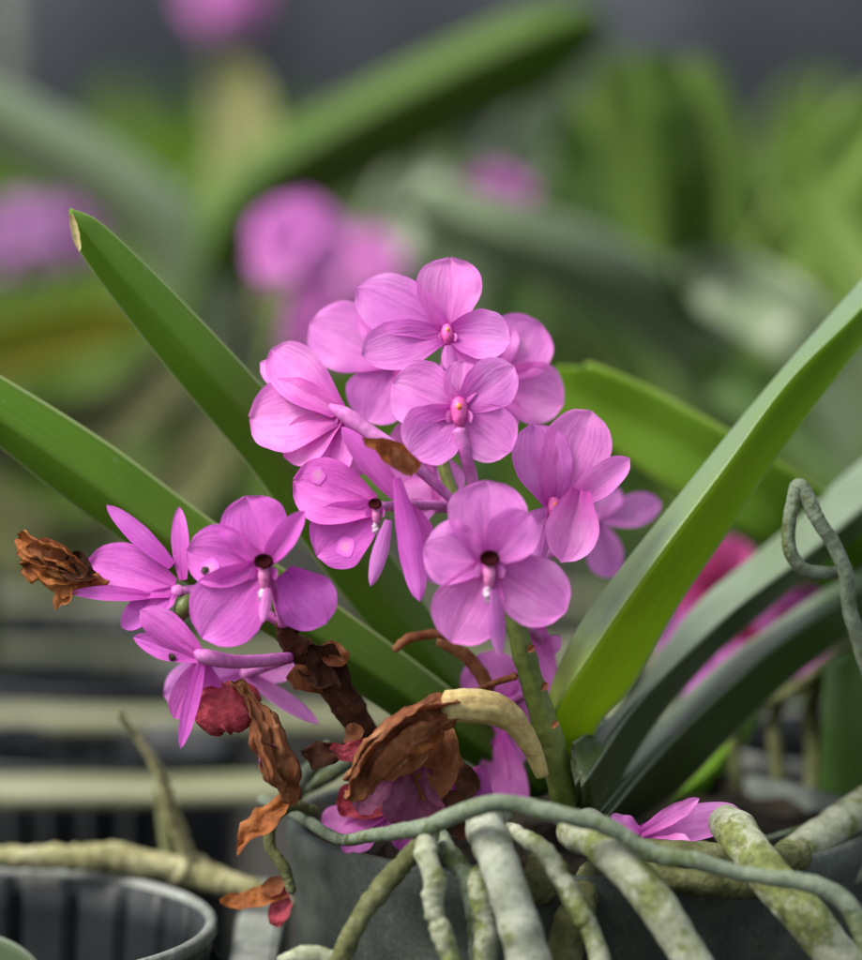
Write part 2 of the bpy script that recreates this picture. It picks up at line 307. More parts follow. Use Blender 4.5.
M['pot_rim'] = mottled('algae covered pot rim', [(0.28, (0.09, 0.10, 0.085)), (0.5, (0.19, 0.205, 0.18)), (0.75, (0.36, 0.38, 0.35))], 60, 0.75, 0.2, 0.5, 0.0005)
M['rail'] = mottled('weathered mossy rail', [(0.30, (0.08, 0.085, 0.045)), (0.45, (0.16, 0.17, 0.09)), (0.57, (0.24, 0.25, 0.16)), (0.72, (0.34, 0.34, 0.30))], 30, 0.85, 0.15, 0.6, 0.001, stretch=(0.35, 1, 1))
M['media'] = mottled('charcoal and bark', [(0.3, (0.010, 0.009, 0.007)), (0.6, (0.035, 0.028, 0.02)), (0.8, (0.08, 0.065, 0.045))], 160, 0.9, 0.1, 1.0, 0.003)
M['ground'] = mottled('dark bench floor', [(0.3, (0.018, 0.018, 0.017)), (0.6, (0.05, 0.048, 0.042)), (0.8, (0.10, 0.10, 0.085))], 8, 0.9, 0.1, 0.5, 0.004, fine=120)
M['cloth'] = mottled('grey shade cloth', [(0.3, (0.11, 0.12, 0.14)), (0.7, (0.19, 0.205, 0.225))], 1.5, 0.9, 0.1, 0.3, 0.004, fine=60)
M['spot_pale'] = mottled('bleached spot', [(0.3, (0.60, 0.22, 0.50)), (0.7, (0.66, 0.38, 0.52))], 500, 0.5, 0.3, 0.3)
def spot_mat():
    m, t, N, L = newmat('bleached spot'); uv = N('UVMap'); sep = N('SeparateXYZ'); L(uv.outputs[0], sep.inputs[0])
    tc = N('TexCoord'); nz = N('TexNoise'); nz.inputs['Scale'].default_value = 900; L(tc.outputs['Object'], nz.inputs[0])
    ad = N('Math'); ad.operation = 'MULTIPLY_ADD'; ad.inputs[1].default_value = 0.5; ad.inputs[2].default_value = -0.25; L(nz.outputs[0], ad.inputs[0])
    a2 = N('Math'); a2.operation = 'ADD'; L(ad.outputs[0], a2.inputs[0]); L(sep.outputs[0], a2.inputs[1])
    r = ramp(N('ValToRGB'), [(0.0, (0.60, 0.24, 0.44)), (0.5, (0.58, 0.17, 0.48)), (0.8, (0.60, 0.115, 0.53))]); L(a2.outputs[0], r.inputs[0])
    b = N('BsdfPrincipled'); b.inputs['Roughness'].default_value = 0.6; b.inputs['Specular IOR Level'].default_value = 0.2; L(r.outputs[0], b.inputs['Base Color'])
    o = N('OutputMaterial'); L(b.outputs[0], o.inputs[0]); return m
M['spot_pale'] = spot_mat()
M['black_spot'] = mottled('black speck', [(0.3, (0.01, 0.006, 0.006)), (0.7, (0.03, 0.015, 0.012))], 500, 0.6, 0.3, 0.3)

# ------------------------------------------------------------------ shape builders
def tube(mb, pts, seg=14, n=None, rough=0.0, seed=0.0, caps=True, lump=None):
    """pts: (px, py, dz, radius_px) in photo pixels, placed at their depth"""
    n = n or max(8, 7 * (len(pts) - 1) + 1)
    pp = [(*P(a, b, c), r * S * (FOC + c) / FOC) for a, b, c, r in pts]
    tube3(mb, pp, seg, n, rough, seed, caps, lump)

def tube3(mb, pp, seg=14, n=24, rough=0.0, seed=0.0, caps=True, lump=None):
    q = catmull(pp, n)
    c = [Vector(a[:3]) for a in q]; rad = [max(a[3], 1e-5) for a in q]
    rows, uvs = [], []
    ref = None; ln = 0.0
    for i in range(n):
        tg = (c[min(i + 1, n - 1)] - c[max(i - 1, 0)]).normalized()
        if ref is None:
            ref = tg.orthogonal().normalized()
        ref = (ref - tg * ref.dot(tg)).normalized()
        b = tg.cross(ref)
        if i: ln += (c[i] - c[i - 1]).length
        row, uv = [], []
        for j in range(seg):
            a = 2 * math.pi * j / seg
            d = ref * math.cos(a) + b * math.sin(a)
            k = 1.0
            if rough:
                p = c[i] + d * rad[i]
                f = 0.55 / max(rad[i], 1e-4)
                k += rough * noise.noise(p * f + Vector((seed, seed * 3.1, 7))) + 0.5 * rough * noise.noise(p * f * 2.7 + Vector((seed, 1, seed)))
            if lump: k *= lump(i / (n - 1), a)
            row.append(c[i] + d * rad[i] * k); uv.append((ln * 100, j / seg))
        rows.append(row); uvs.append(uv)
    b0 = mb.grid(rows, uvs, True)
    if caps:
        for i, sgn in ((0, -1), (n - 1, 1)):
            tg = (c[min(i + 1, n - 1)] - c[max(i - 1, 0)]).normalized()
            idx = [b0 + i * seg + j for j in range(seg)]
            if sgn < 0: idx = idx[::-1]
            mb.fan(idx, c[i] + tg * sgn * rad[i] * 0.55, (ln * 100 * (i > 0), 0.5))

def prof_broad(u):
    f = 0.34 + 0.66 * (math.sin(min(u / 0.58, 1) * math.pi / 2) ** 1.15)
    if u > 0.58: f *= max(0.0, 1 - ((u - 0.58) / 0.42) ** 2.15) ** 0.58
    return f
def prof_narrow(u):
    f = 0.45 + 0.55 * math.sin(min(u / 0.5, 1) * math.pi / 2)
    if u > 0.5: f *= max(0.0, 1 - ((u - 0.5) / 0.5) ** 2.0) ** 0.7
    return f

def petal(mb, base, tip, wid, nrm, bend=0.0, cup=0.0, prof=prof_broad, crumple=0.0, seed=0.0, nu=18, nv=13, wave=0.03, crease=0.05, asym=0.0, thick=0.00022):
    ax = tip - base; ln = ax.length
    if ln < 1e-6: return
    a = ax / ln
    wv = nrm.cross(a)
    wv = wv.normalized() if wv.length > 1e-4 else a.orthogonal().normalized()
    nn = a.cross(wv).normalized()
    if nn.dot(nrm) < 0: nn = -nn
    top, bot, uvs = [], [], []
    for i in range(nu):
        u = i / (nu - 1); uu = min(u, 0.9995)
        hw = wid * 0.5 * prof(uu)
        rt, rb, q = [], [], []
        for j in range(nv):
            v = -1 + 2 * j / (nv - 1)
            e = 1 + 0.07 * noise.noise(Vector((u * 5 + seed, v * 0.7 + (3 if v > 0 else 0), seed * 2)))
            side = v * hw * e + asym * wid * math.sin(u * math.pi)
            off = bend * ln * (u * u - 0.0) + cup * wid * (v * v) * (0.35 + 0.65 * math.sin(u * math.pi))
            off -= crease * wid * math.exp(-(v / 0.12) ** 2) * (1 - u * 0.75)
            off += wave * wid * (abs(v) ** 1.5) * noise.noise(Vector((u * 3.2 + seed * 1.7, v * 1.4, seed))) * 2
            p = base + a * (u * ln) + wv * side + nn * off
            if crumple:
                s = 1.6 / wid
                d = Vector((noise.noise(p * s + Vector((seed, 0, 0))), noise.noise(p * s + Vector((0, seed, 9))), noise.noise(p * s + Vector((5, 3, seed)))))
                p = p + d * crumple * wid * (0.25 + u)
            rt.append(p); q.append((u, (v + 1) / 2))
        top.append(rt); uvs.append(q)
    mb.grid(top, uvs)

def crinkle(mb, seed, amp=.0011):
    sv = Vector((seed, seed * .7, -seed))
    for q, p_ in enumerate(mb.v):
        k_ = 300
        mb.v[q] = p_ + Vector((noise.noise(p_ * k_ + sv), noise.noise(p_ * k_ + Vector((9, 0, 0)) + sv), noise.noise(p_ * k_ + Vector((0, 9, 0)) + sv))) * amp + Vector((noise.noise(p_ * 900 + sv), 0, noise.noise(p_ * 900 + Vector((4, 4, 4)) + sv))) * amp * .38

FN = 0
def depth_plane(px, py, c, n, lim=0.012):
    """depth of the photo ray (px,py) where it meets the plane through c with normal n"""
    d = (P(px, py, 0) - CAM)
    den = d.dot(n)
    dc = (c - CAM).dot(FW) - FOC
    if abs(den) < 1e-5: return dc
    t = (c - CAM).dot(n) / den
    z = t * FOC - FOC
    return max(dc - lim, min(dc + lim, z))

def flower(plant, cpx, cpy, dz, nv, tepals, mat='petal', throat='hole', ped=None, spur=None, lip=None, label=None, colr=10, bend=-0.06, cup=0.10, crumple=0.0):
    global FN
    FN += 1
    c = P(cpx, cpy, dz); n = cam_dir(*nv)
    s = S * (FOC + dz) / FOC
    # receptacle is the flower's own mesh: the tepals, lip and column hang on it
    rec = MB()
    tube3(rec, [(*(c - n * 5 * s), 5 * s), (*(c - n * 2 * s), 7 * s), (*(c + n * 1.0 * s), 4.5 * s)], 12, 9)
    if ped:
        pts = [(*(c - n * 4 * s), 5 * s)]
        pts += [(*P(a, b, d), r * S) for a, b, d, r in ped]
        tube3(rec, pts, 12, 10 * len(pts), 0.05, FN)
    fl = rec.build('flower', M['pedicel'], plant)
    if label: fl['label'] = label
    for k, tp in enumerate(tepals):
        kind, tx, ty, wd = tp[:4]
        o = tp[4] if len(tp) > 4 else {}
        bpx, bpy = o.get('base', (None, None))
        pn = cam_dir(*o['n']) if 'n' in o else n
        if bpx is None:
            tz = depth_plane(tx, ty, c, pn) + o.get('z', 0) * 0.001
            tip = P(tx, ty, tz)
            base = c + (tip - c).normalized() * 3 * s
        else:
            bz = dz + o.get('bz', 0) * 0.001
            base = P(bpx, bpy, bz)
            tip = P(tx, ty, bz + o.get('z', 0) * 0.001)
        if wd > 38 and not o.get('narrow'): wd *= 1.18
        mb = MB()
        petal(mb, base, tip, wd * s, pn, o.get('bend', bend), o.get('cup', cup), prof_narrow if (o.get('narrow') or wd < 27) else prof_broad,
              o.get('crumple', crumple), FN * 7.3 + k * 1.9, asym=o.get('asym', 0), wave=o.get('wave', 0.05), crease=o.get('crease', 0.05))
        nm = {'d': 'dorsal_sepal', 'p': 'petal', 'l': 'lateral_sepal'}[kind]
        mb.build(nm, M[o.get('mat', mat)], fl)
    up = (UP - n * UP.dot(n)).normalized()
    rt = up.cross(n).normalized()
    if throat in ('hole', 'pink'):
        r = colr * s
        # column: rounded body under the throat, standing proud of the petals
        mb = MB()
        if throat == 'hole':
            tube3(mb, [(*(c - up * 2.5 * r + n * 0.5 * r), 0.42 * r), (*(c - up * 1.8 * r + n * 0.75 * r), 0.60 * r), (*(c - up * 1.0 * r + n * 0.8 * r), 0.66 * r), (*(c - up * 0.3 * r + n * 0.5 * r), 0.5 * r)], 14, 16, 0.12, FN)
        else:
            tube3(mb, [(*(c - up * 1.9 * r + n * 0.6 * r), 0.45 * r), (*(c - up * 1.1 * r + n * 0.8 * r), 0.85 * r), (*(c + up * 0.1 * r + n * 0.8 * r), 1.0 * r), (*(c + up * 1.2 * r + n * 0.5 * r), 0.7 * r)], 14, 16, 0.12, FN)
        col = mb.build('column', M['column' if throat == 'hole' else 'column_red'], fl)
        if throat == 'hole':
            mb = MB(); rows, uv = [], []
            for i, (rr, h) in enumerate(((0.9, 0.7), (1.12, 1.3), (1.12, 1.75), (1.0, 1.86), (0.8, 1.70), (0.02, 1.5))):
                rows.append([c + up * 0.45 * r + (rt * math.cos(a) * rr + up * math.sin(a) * rr * 0.80) * r * 0.95 + n * (h - 0.10 * math.sin(a)) * r for a in [2 * math.pi * j / 18 for j in range(18)]])
                uv.append([(i / 5, j / 18) for j in range(18)])
            mb.grid(rows, uv, True); mb.build('throat', M['throat'], fl)
            mb = MB()
            tube3(mb, [(*(c - up * 4.3 * r + n * 0.4 * r + rt * .3 * r), 0.2 * r), (*(c - up * 3.7 * r + n * 0.7 * r), 0.55 * r), (*(c - up * 3.1 * r + n * 0.7 * r - rt * .2 * r), 0.42 * r), (*(c - up * 2.5 * r + n * 0.5 * r), 0.3 * r)], 12, 14, 0.7, FN)
            mb.build('anther_cap', M['white_bit'], fl)
        else:
            mb = MB()
            tube3(mb, [(*(c - up * 0.2 * r + n * 1.55 * r), 0.2 * r), (*(c + up * 0.2 * r + n * 1.65 * r), 0.32 * r), (*(c + up * 0.6 * r + n * 1.5 * r), 0.2 * r)], 10, 8, .3, FN)
            mb.build('anther_cap', M['orange_bit'], fl)
        # side lobes flanking the column
        for sgn in (-1, 1):
            mb = MB(); b = c + rt * sgn * 0.7 * r - up * 1.0 * r + n * 0.6 * r
            petal(mb, b, b + rt * sgn * 0.9 * r + up * 0.3 * r + n * 0.9 * r, 1.5 * r, (n - rt * sgn * 0.6).normalized(), prof=prof_narrow, nu=9, nv=7)
            mb.build('lip_lobe', M[mat], fl)
    if lip:
        bx, by, tx, ty, wd, lz = lip
        mb = MB()
        petal(mb, P(bx, by, dz - 0.0025), P(tx, ty, dz - 0.0025 + lz * 0.001), wd * s, n, -0.12, -0.25, prof_narrow, 0, FN)
        mb.build('lip', M['petal_pale' if mat != 'petal_old' else mat], fl)
    if spur:
        mb = MB(); tube(mb, spur, 12, 18, 0.04, FN); mb.build('spur', M['pedicel'], fl)
    return fl

def strap(mb, ea, ke, eb, n=40, thick=0.0011, nv=8, nick=None):
    """closed keeled strap leaf from three traced lines: edge, keel, edge; each point (px,py,dz)"""
    A = [P(*q) for q in catmull(ea, n)]; K = [P(*q) for q in catmull(ke, n)]; B = [P(*q) for q in catmull(eb, n)]
    rows, uvs = [], []
    for i in range(n):
        u = i / (n - 1)
        nrm = ((K[i] - A[i]).cross(K[min(i + 1, n - 1)] - K[max(i - 1, 0)]) + (B[i] - K[i]).cross(K[min(i + 1, n - 1)] - K[max(i - 1, 0)]))
        nrm = nrm.normalized() if nrm.length > 1e-12 else -FW
        line, uv = [], []
        for j in range(2 * nv + 1):
            t = j / nv
            if t <= 1: p = A[i].lerp(K[i], t); 
            else: p = K[i].lerp(B[i], t - 1)
            # soft rounded keel and slightly bowed halves
            bow = math.sin(math.pi * (t % 1.0)) * 0.06 * ((K[i] - A[i]).length)
            ww = noise.noise(Vector((u * 6, t * 1.3, n * 0.1 + thick * 999))) * 0.00035
            line.append(p + nrm * (bow * -0.5 + ww)); uv.append((u, j / (2 * nv)))
        th = [thick * (0.25 + 0.75 * min(1, 3.0 * min(j, 2 * nv - j) / (2 * nv)) ** 0.6) * (0.35 + 0.65 * min(1, (1 - u) * 9)) for j in range(2 * nv + 1)]
        ring = [p + nrm * t_ * 0.5 for p, t_ in zip(line, th)] + [p - nrm * t_ * 0.5 for p, t_ in zip(line[::-1], th[::-1])]
        rows.append(ring); uvs.append(uv + uv[::-1])
    b = mb.grid(rows, uvs, True)
    m = len(rows[0])
    for i in (0, n - 1):
        idx = [b + i * m + j for j in range(m)]
        if i == 0: idx = idx[::-1]
        cc = sum((mb.v[k] for k in idx), Vector()) / m
        mb.fan(idx, cc, (i / (n - 1), 0.5))

def strap_c(mb, pts, fold=0.35, roll=0.0, n=30, thick=0.0012, keel=0.0):
    """simple strap from centre line points (px,py,dz,halfwidth_px)"""
    q = catmull(pts, n)
    c = [P(a, b, d) for a, b, d, h in q]
    ea, ke, eb = [], [], []
    A, K, B = [], [], []
    for i in range(n):
        tg = (c[min(i + 1, n - 1)] - c[max(i - 1, 0)]).normalized()
        wv = tg.cross(-FW).normalized()
        nn = wv.cross(tg).normalized()
        wv2 = wv * math.cos(roll) + nn * math.sin(roll); nn2 = wv2.cross(tg).normalized()
        u = i / (n - 1)
        h = max(q[i][3], 0.5) * S * (FOC + q[i][2]) / FOC
        A.append(c[i] - wv2 * h + nn2 * h * fold); B.append(c[i] + wv2 * h + nn2 * h * fold); K.append(c[i] - nn2 * h * fold * 0.3 - wv2 * h * keel)
    rows, uvs = [], []
    for i in range(n):
        tg = (c[min(i + 1, n - 1)] - c[max(i - 1, 0)]).normalized()
        nn = (B[i] - A[i]).cross(tg).normalized()
        line, uv = [], []
        for j in range(9):
            t = j / 4
            line.append(A[i].lerp(K[i], t) if t <= 1 else K[i].lerp(B[i], t - 1)); uv.append((i / (n - 1), j / 8))
        ring = [p + nn * thick * 0.5 for p in line] + [p - nn * thick * 0.5 for p in line[::-1]]
        rows.append(ring); uvs.append(uv + uv[::-1])
    b = mb.grid(rows, uvs, True); m = 18
    for i in (0, n - 1):
        idx = [b + i * m + j for j in range(m)]
        if i == 0: idx = idx[::-1]
        mb.fan(idx, sum((mb.v[k] for k in idx), Vector()) / m, (i / (n - 1), 0.5))

def pot_wall(mb, cx, cy, zr, r_top, r_bot, h, ribs=0, rib_d=0.0, seg=96, th=0.0016, teeth=False):
    prof = [(r_bot, zr - h), (r_bot + (r_top - r_bot) * 0.5, zr - h * 0.5), (r_top - 0.0008, zr - 0.007), (r_top, zr - 0.0045), (r_top, zr - 0.0006), (r_top - 0.0006, zr),
            (r_top - th, zr - 0.0003), (r_top - th - 0.0003, zr - 0.006), (r_bot + (r_top - r_bot) * 0.5 - th, zr - h * 0.5), (r_bot - th, zr - h + th)]
    rows, uvs = [], []
    for k, (r, z) in enumerate(prof):
        row, uv = [], []
        for j in range(seg):
            a = 2 * math.pi * j / seg
            dr = 0; dzz = 0; dzt = 0
            if ribs:
                w_ = 1 if math.cos(a * ribs) < -0.72 else 0
                dr = rib_d * w_ if (k <= 2 or k >= 7) else 0
                if 2 <= k <= 7: dzt = 0.0
            dzz = dzt + 0.0004 * noise.noise(Vector((math.cos(a) * 2, math.sin(a) * 2, cx * 50 + k * 0.1)))
            row.append(Vector((cx + (r + dr) * math.cos(a), cy + (r + dr) * math.sin(a), z + dzz))); uv.append((j / seg * 6, k / 9))
        rows.append(row); uvs.append(uv)
    mb.grid(rows, uvs, True)

def disc(mb, cx, cy, z, r, seg=48, bump=0.004):
    rows, uvs = [], []
    for k in range(12):
        rr = r * (1 - k / 11.5)
        row = []
        for j in range(seg):
            a = 2 * math.pi * j / seg
            x, y = rr * math.cos(a), rr * math.sin(a)
            row.append(Vector((cx + x, cy + y, z + bump * noise.noise(Vector((x * 130, y * 130, cx * 40))) * 1.5)))
        rows.append(row); uvs.append([(j / seg, k / 12) for j in range(seg)])
    b = mb.grid(rows, uvs, True)
    mb.fan([b + 11 * seg + j for j in range(seg)], Vector((cx, cy, z)), (0, 1))

# ------------------------------------------------------------------ setting
g = MB(); g.grid([[(-60, -20, 0), (60, -20, 0)], [(-60, 120, 0), (60, 120, 0)]], [[(0, 0), (1, 0)], [(0, 1), (1, 1)]])
tag(g.build('ground', M['ground'], None, False, (0, 0, 0)), None, None, kind='structure')

# grey shade cloth far behind the benches
cl = MB(); rows = []; uvs = []
for i in range(2):
    rows.append([Vector((-3 + 6 * j / 60, 3.2 + 0.04 * math.sin(j * 0.9) + 0.03 * math.sin(j * 2.3), i * 1.0)) for j in range(61)])
    uvs.append([(j / 10, i) for j in range(61)])
cl.grid(rows, uvs)
t = cl.build('shade_cloth', M['cloth'], None, True, (0, 3.2, 0)); tag(t, 'dark grey shade cloth hanging behind the blurred plants', 'shade cloth')
md = t.modifiers.new('thick', 'SOLIDIFY'); md.thickness = 0.004

def D_of(y, z):       # depth along the view axis at which height z shows at photo row y
    k = (480 - y) * S / FOC
    dv = FW + UP * k
    return (z - CAMZ) / dv.z
def world_at(px, py, z):
    d = D_of(py, z); return P(px, py, d - FOC)

RIMZ = 0.10
# mossy rails between the rows of pots
rail_rows = [(782, 0.016, 'pale yellow green mossy rail nearest behind the left black pot'),
             (712, 0.013, 'grey weathered rail in the second row behind the black pots'),
             (648, 0.014, 'olive mossy rail in the third row beneath the left flowers'),
             (596, 0.012, 'dim olive rail farthest back at the left')]
for y, dep, lab in rail_rows:
    yc = world_at(150, y, RIMZ).y
    root = empty('bench_rail', (0, yc, 0), lab, 'rail', 'mossy rails between the rows of pots')
    mb = MB(); rows, uvs = [], []
    for i in range(121):
        x = -0.6 + 1.2 * i / 120
        ring = []
        for a, b_ in ((-1, -1), (-1, 0.8), (-0.8, 1), (0.8, 1), (1, 0.8), (1, -1)):
            o = 0.0012 * noise.noise(Vector((x * 45, a * 2 + yc * 10, b_)))
            ring.append(Vector((x, yc + a * dep * 0.5 + o, RIMZ - 0.0016 + b_ * 0.0016 + o * .6)))
        rows.append(ring); uvs.append([(x * 10, k / 6) for k in range(6)])
    mb.grid(rows, uvs, True); mb.build('rail', M['rail'], root)
    for x in (-0.58, 0.58):
        pb = MB(); pb.box((x - 0.012, yc - 0.006, 0), (x + 0.012, yc + 0.006, RIMZ - 0.0036)); pb.build('post', M['rail'], root, False)

# dark pots standing in rows
def row_pot(px, y_far, r, lab, kind='pot_black', rim='pot_black', ribs=24, z=RIMZ, grp='black pots in rows'):
    far = world_at(px, y_far, z); cx, cy = far.x, far.y - r
    root = empty('plant_pot', (cx, cy, 0), lab, 'pot', grp)
    mb = MB(); pot_wall(mb, cx, cy, z, r, r * 0.78, z - 0.002, ribs, 0.0030, ribs * 14); mb.build('pot_wall', M[kind], root)
    rows, uvs = [], []; mb = MB()
    for k, (rr, zz) in enumerate(((r + 0.0003, z - 0.0016), (r + 0.0009, z - 0.001), (r + 0.0009, z + 0.0004), (r + 0.0003, z + 0.0009), (r - 0.0007, z + 0.0006), (r - 0.0008, z - 0.0006))):
        rows.append([Vector((cx + rr * math.cos(a), cy + rr * math.sin(a), zz)) for a in [2 * math.pi * j / (ribs * 14) for j in range(ribs * 14)]]); uvs.append([(j / 10, k) for j in range(ribs * 14)])
    mb.grid(rows, uvs, True); mb.build('rim', M[rim], root)
    mb = MB(); disc(mb, cx, cy, z - 0.05, r * 0.86, 40, 0.003); mb.build('potting_mix', M['media'], root)
    return root
row_pot(-14, 873, 0.0395, 'black ribbed pot at the lower left, its inner wall showing', rim='pot_rim', z=0.096)
row_pot(95, 722, 0.0275, 'black pot just below and behind the pale yellow green rail', z=0.0985)
row_pot(120, 658, 0.028, 'black pot just behind the grey weathered rail', z=0.0985)
row_pot(70, 606, 0.031, 'black pot just behind the olive mossy rail', z=0.0985)
row_pot(855, 709, 0.033, 'dark pot with a grey rim at the right, roots hanging down it', z=0.105, rim='pot_rim')

# short grey cross rail beside the main pot
a = world_at(266, 905, RIMZ - 0.008)
root = empty('cross_rail', (a.x, a.y, 0), 'pale grey rail end between the black pot and the orchid pot', 'rail')
mb = MB(); mb.box((a.x - 0.0045, a.y - 0.04, RIMZ - 0.018), (a.x + 0.0035, a.y + 0.02, RIMZ - 0.008)); o = mb.build('rail', M['pot_rim'], root, False)
bv = o.modifiers.new('bev', 'BEVEL'); bv.width = 0.0015; bv.segments = 2
mb = MB(); mb.box((a.x - 0.004, a.y - 0.01, 0), (a.x + 0.003, a.y + 0.004, RIMZ - 0.0185)); mb.build('post', M['pot_rim'], root, False)

# ------------------------------------------------------------------ the orchid's pot
pc = P(580, 815, 0.030)
pr = 0.0465
proot = empty('orchid_pot', (pc.x, pc.y, 0), 'dusty dark grey plastic pot holding the pink orchid', 'pot')
mb = MB(); pot_wall(mb, pc.x, pc.y, pc.z, pr, pr * 0.86, pc.z - 0.001, 0, 0, 128, 0.002); mb.build('pot_wall', M['pot'], proot)
mb = MB(); disc(mb, pc.x, pc.y, pc.z - 0.0035, pr * 0.965, 60, 0.005); mb.build('potting_mix', M['media'], proot)

# ------------------------------------------------------------------ the orchid
base = P(585, 800, 0.03)
OR = empty('orchid_plant', base, 'pink flowering orchid with strap leaves and grey roots spilling over its pot', 'orchid')

# short leafy stem
mb = MB(); tube(mb, [(592, 850, .030, 34), (590, 800, .030, 34), (588, 755, .030, 28), (590, 715, .030, 16)], 20, 24, 0.12, 3)
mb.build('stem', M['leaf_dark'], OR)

def leaf(ea, ke, eb, mat, thick=0.0011, label=None, n=44):
    mb = MB(); strap(mb, ea, ke, eb, n, thick); o = mb.build('leaf', M[mat], OR)
    if label: o['label'] = label
    return o
# left upper leaf (its bitten tip at the upper left)
leaf([(560, 770, .028), (470, 665, .022), (385, 545, .018), (300, 430, .012), (230, 350, .008), (150, 268, .004), (100, 222, .002), (70, 208, .0)],
     [(548, 775, .024), (450, 680, .018), (362, 568, .014), (272, 448, .008), (202, 366, .004), (128, 284, .001), (85, 234, -.001), (69, 214, -.002)],
     [(530, 780, .026), (428, 695, .021), (338, 590, .017), (248, 466, .011), (180, 385, .007), (112, 298, .003), (76, 246, .001), (71, 224, .0)],
     'leaf_left', 0.0013)
lf = [o for o in OR.children if o.name.startswith('leaf')][-1]
mb = MB(); petal(mb, P(71, 214, -.0035), P(80, 252, -.003), 8 * S, cam_dir(0, .1, 1), .05, .2, prof_narrow, .15, 3, 12, 7); mb.build('dry_nick', M['bract'], lf)
# left lower leaf
leaf([(560, 785, .024), (455, 692, .016), (330, 600, .012), (220, 526, .010), (110, 444, .008), (0, 375, .006), (-100, 318, .004), (-190, 275, .002)],
     [(545, 795, .020), (430, 712, .012), (306, 630, .008), (192, 556, .006), (84, 478, .004), (-18, 408, .002), (-115, 345, .0), (-195, 285, -.001)],
     [(530, 800, .022), (410, 728, .015), (290, 650, .011), (172, 575, .009), (66, 500, .007), (-30, 425, .005), (-125, 362, .003), (-200, 295, .001)],
     'leaf_left', 0.0013)
# big right leaf: sky sheen painted into left half, backlit lime into right
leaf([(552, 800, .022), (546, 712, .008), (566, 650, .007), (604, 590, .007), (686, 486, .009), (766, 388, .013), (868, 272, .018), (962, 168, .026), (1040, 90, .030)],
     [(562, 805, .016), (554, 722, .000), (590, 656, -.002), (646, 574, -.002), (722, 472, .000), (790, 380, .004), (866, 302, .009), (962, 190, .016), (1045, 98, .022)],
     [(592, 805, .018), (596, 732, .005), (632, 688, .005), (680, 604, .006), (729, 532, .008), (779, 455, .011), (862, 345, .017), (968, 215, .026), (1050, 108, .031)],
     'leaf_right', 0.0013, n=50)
# second right leaf
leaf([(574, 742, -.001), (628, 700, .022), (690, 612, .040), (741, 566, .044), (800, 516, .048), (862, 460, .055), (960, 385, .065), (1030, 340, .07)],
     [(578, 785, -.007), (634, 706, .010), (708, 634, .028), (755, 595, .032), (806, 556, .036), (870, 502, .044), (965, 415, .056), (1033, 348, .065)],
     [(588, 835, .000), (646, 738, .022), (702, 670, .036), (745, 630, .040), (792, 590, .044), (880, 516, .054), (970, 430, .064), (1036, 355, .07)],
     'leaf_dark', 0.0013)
# third right leaf
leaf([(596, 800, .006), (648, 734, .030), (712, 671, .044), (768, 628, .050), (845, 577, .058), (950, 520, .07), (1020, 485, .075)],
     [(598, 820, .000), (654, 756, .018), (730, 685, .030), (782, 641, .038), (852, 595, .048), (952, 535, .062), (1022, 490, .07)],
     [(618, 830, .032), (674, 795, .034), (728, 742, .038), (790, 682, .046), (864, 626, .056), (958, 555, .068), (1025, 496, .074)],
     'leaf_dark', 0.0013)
# low leaf fading away behind
leaf([(600, 815, .045), (650, 795, .055), (700, 760, .065), (740, 705, .08), (770, 660, .09)],
     [(604, 825, .040), (655, 806, .050), (708, 772, .060), (748, 716, .076), (776, 664, .088)],
     [(606, 835, .045), (660, 816, .055), (716, 782, .065), (756, 724, .08), (780, 670, .09)],
     'leaf_back', 0.0012)
# flower spike
mb = MB(); tube(mb, [(572, 815, .004, 14), (560, 775, .001, 14), (547, 730, -.002, 13), (533, 685, -.004, 12), (520, 640, -.006, 11), (508, 600, -.006, 9), (480, 550, -.002, 8), (455, 500, .002, 7), (440, 450, .004, 6), (436, 400, .006, 5)], 30, 70, 0.10, 5,
     lump=lambda u, a: 1 + 0.05 * math.sin(a * 6 + u * 5) + 0.10 * math.exp(-((u - 0.22) / 0.015) ** 2) + 0.10 * math.exp(-((u - 0.40) / 0.015) ** 2))
mb.build('flower_stem', M['stem'], OR)
for x, y, d in ((546, 728, 1), (536, 690, 1), (522, 652, 1)):
    mb = MB(); b = P(x + 6 * d, y, -.008); petal(mb, b, b + RT * d * 6 * S + UP * 7 * S, 7 * S, cam_dir(0, .2, 1), .1, .2, prof_narrow, 0.2, x, 8, 7)
    mb.build('bract', M['dry'], OR)

# ---- the flowers of the spike
F = flower
F(OR, 492, 378, .010, (.15, .1, .97), [('p', 540, 322, 58), ('l', 564, 404, 54), ('d', 496, 318, 40), ('p', 432, 392, 44), ('l', 500, 438, 40)], throat=None, ped=[(470, 400, .014, 5), (440, 440, .006, 5)])
F(OR, 397, 360, .008, (-.2, .12, .97), [('p', 308, 322, 60), ('l', 366, 422, 56), ('d', 372, 300, 40), ('l', 440, 420, 40)], throat=None, ped=[(410, 400, .012, 5), (438, 440, .006, 5)])
F(OR, 447, 334, -.004, (.05, .28, .95), [('d', 450, 257, 56, {'cup': .16}), ('p', 357, 286, 54, {'crease': .09}), ('l', 362, 353, 44, {'z': -2}), ('p', 510, 340, 46, {'z': -3, 'cup': .22}), ('l', 486, 368, 38)],
  throat='pink', colr=6, lip=(448, 345, 452, 372, 16, -1), ped=[(446, 360, .006, 5), (438, 410, .006, 5)])
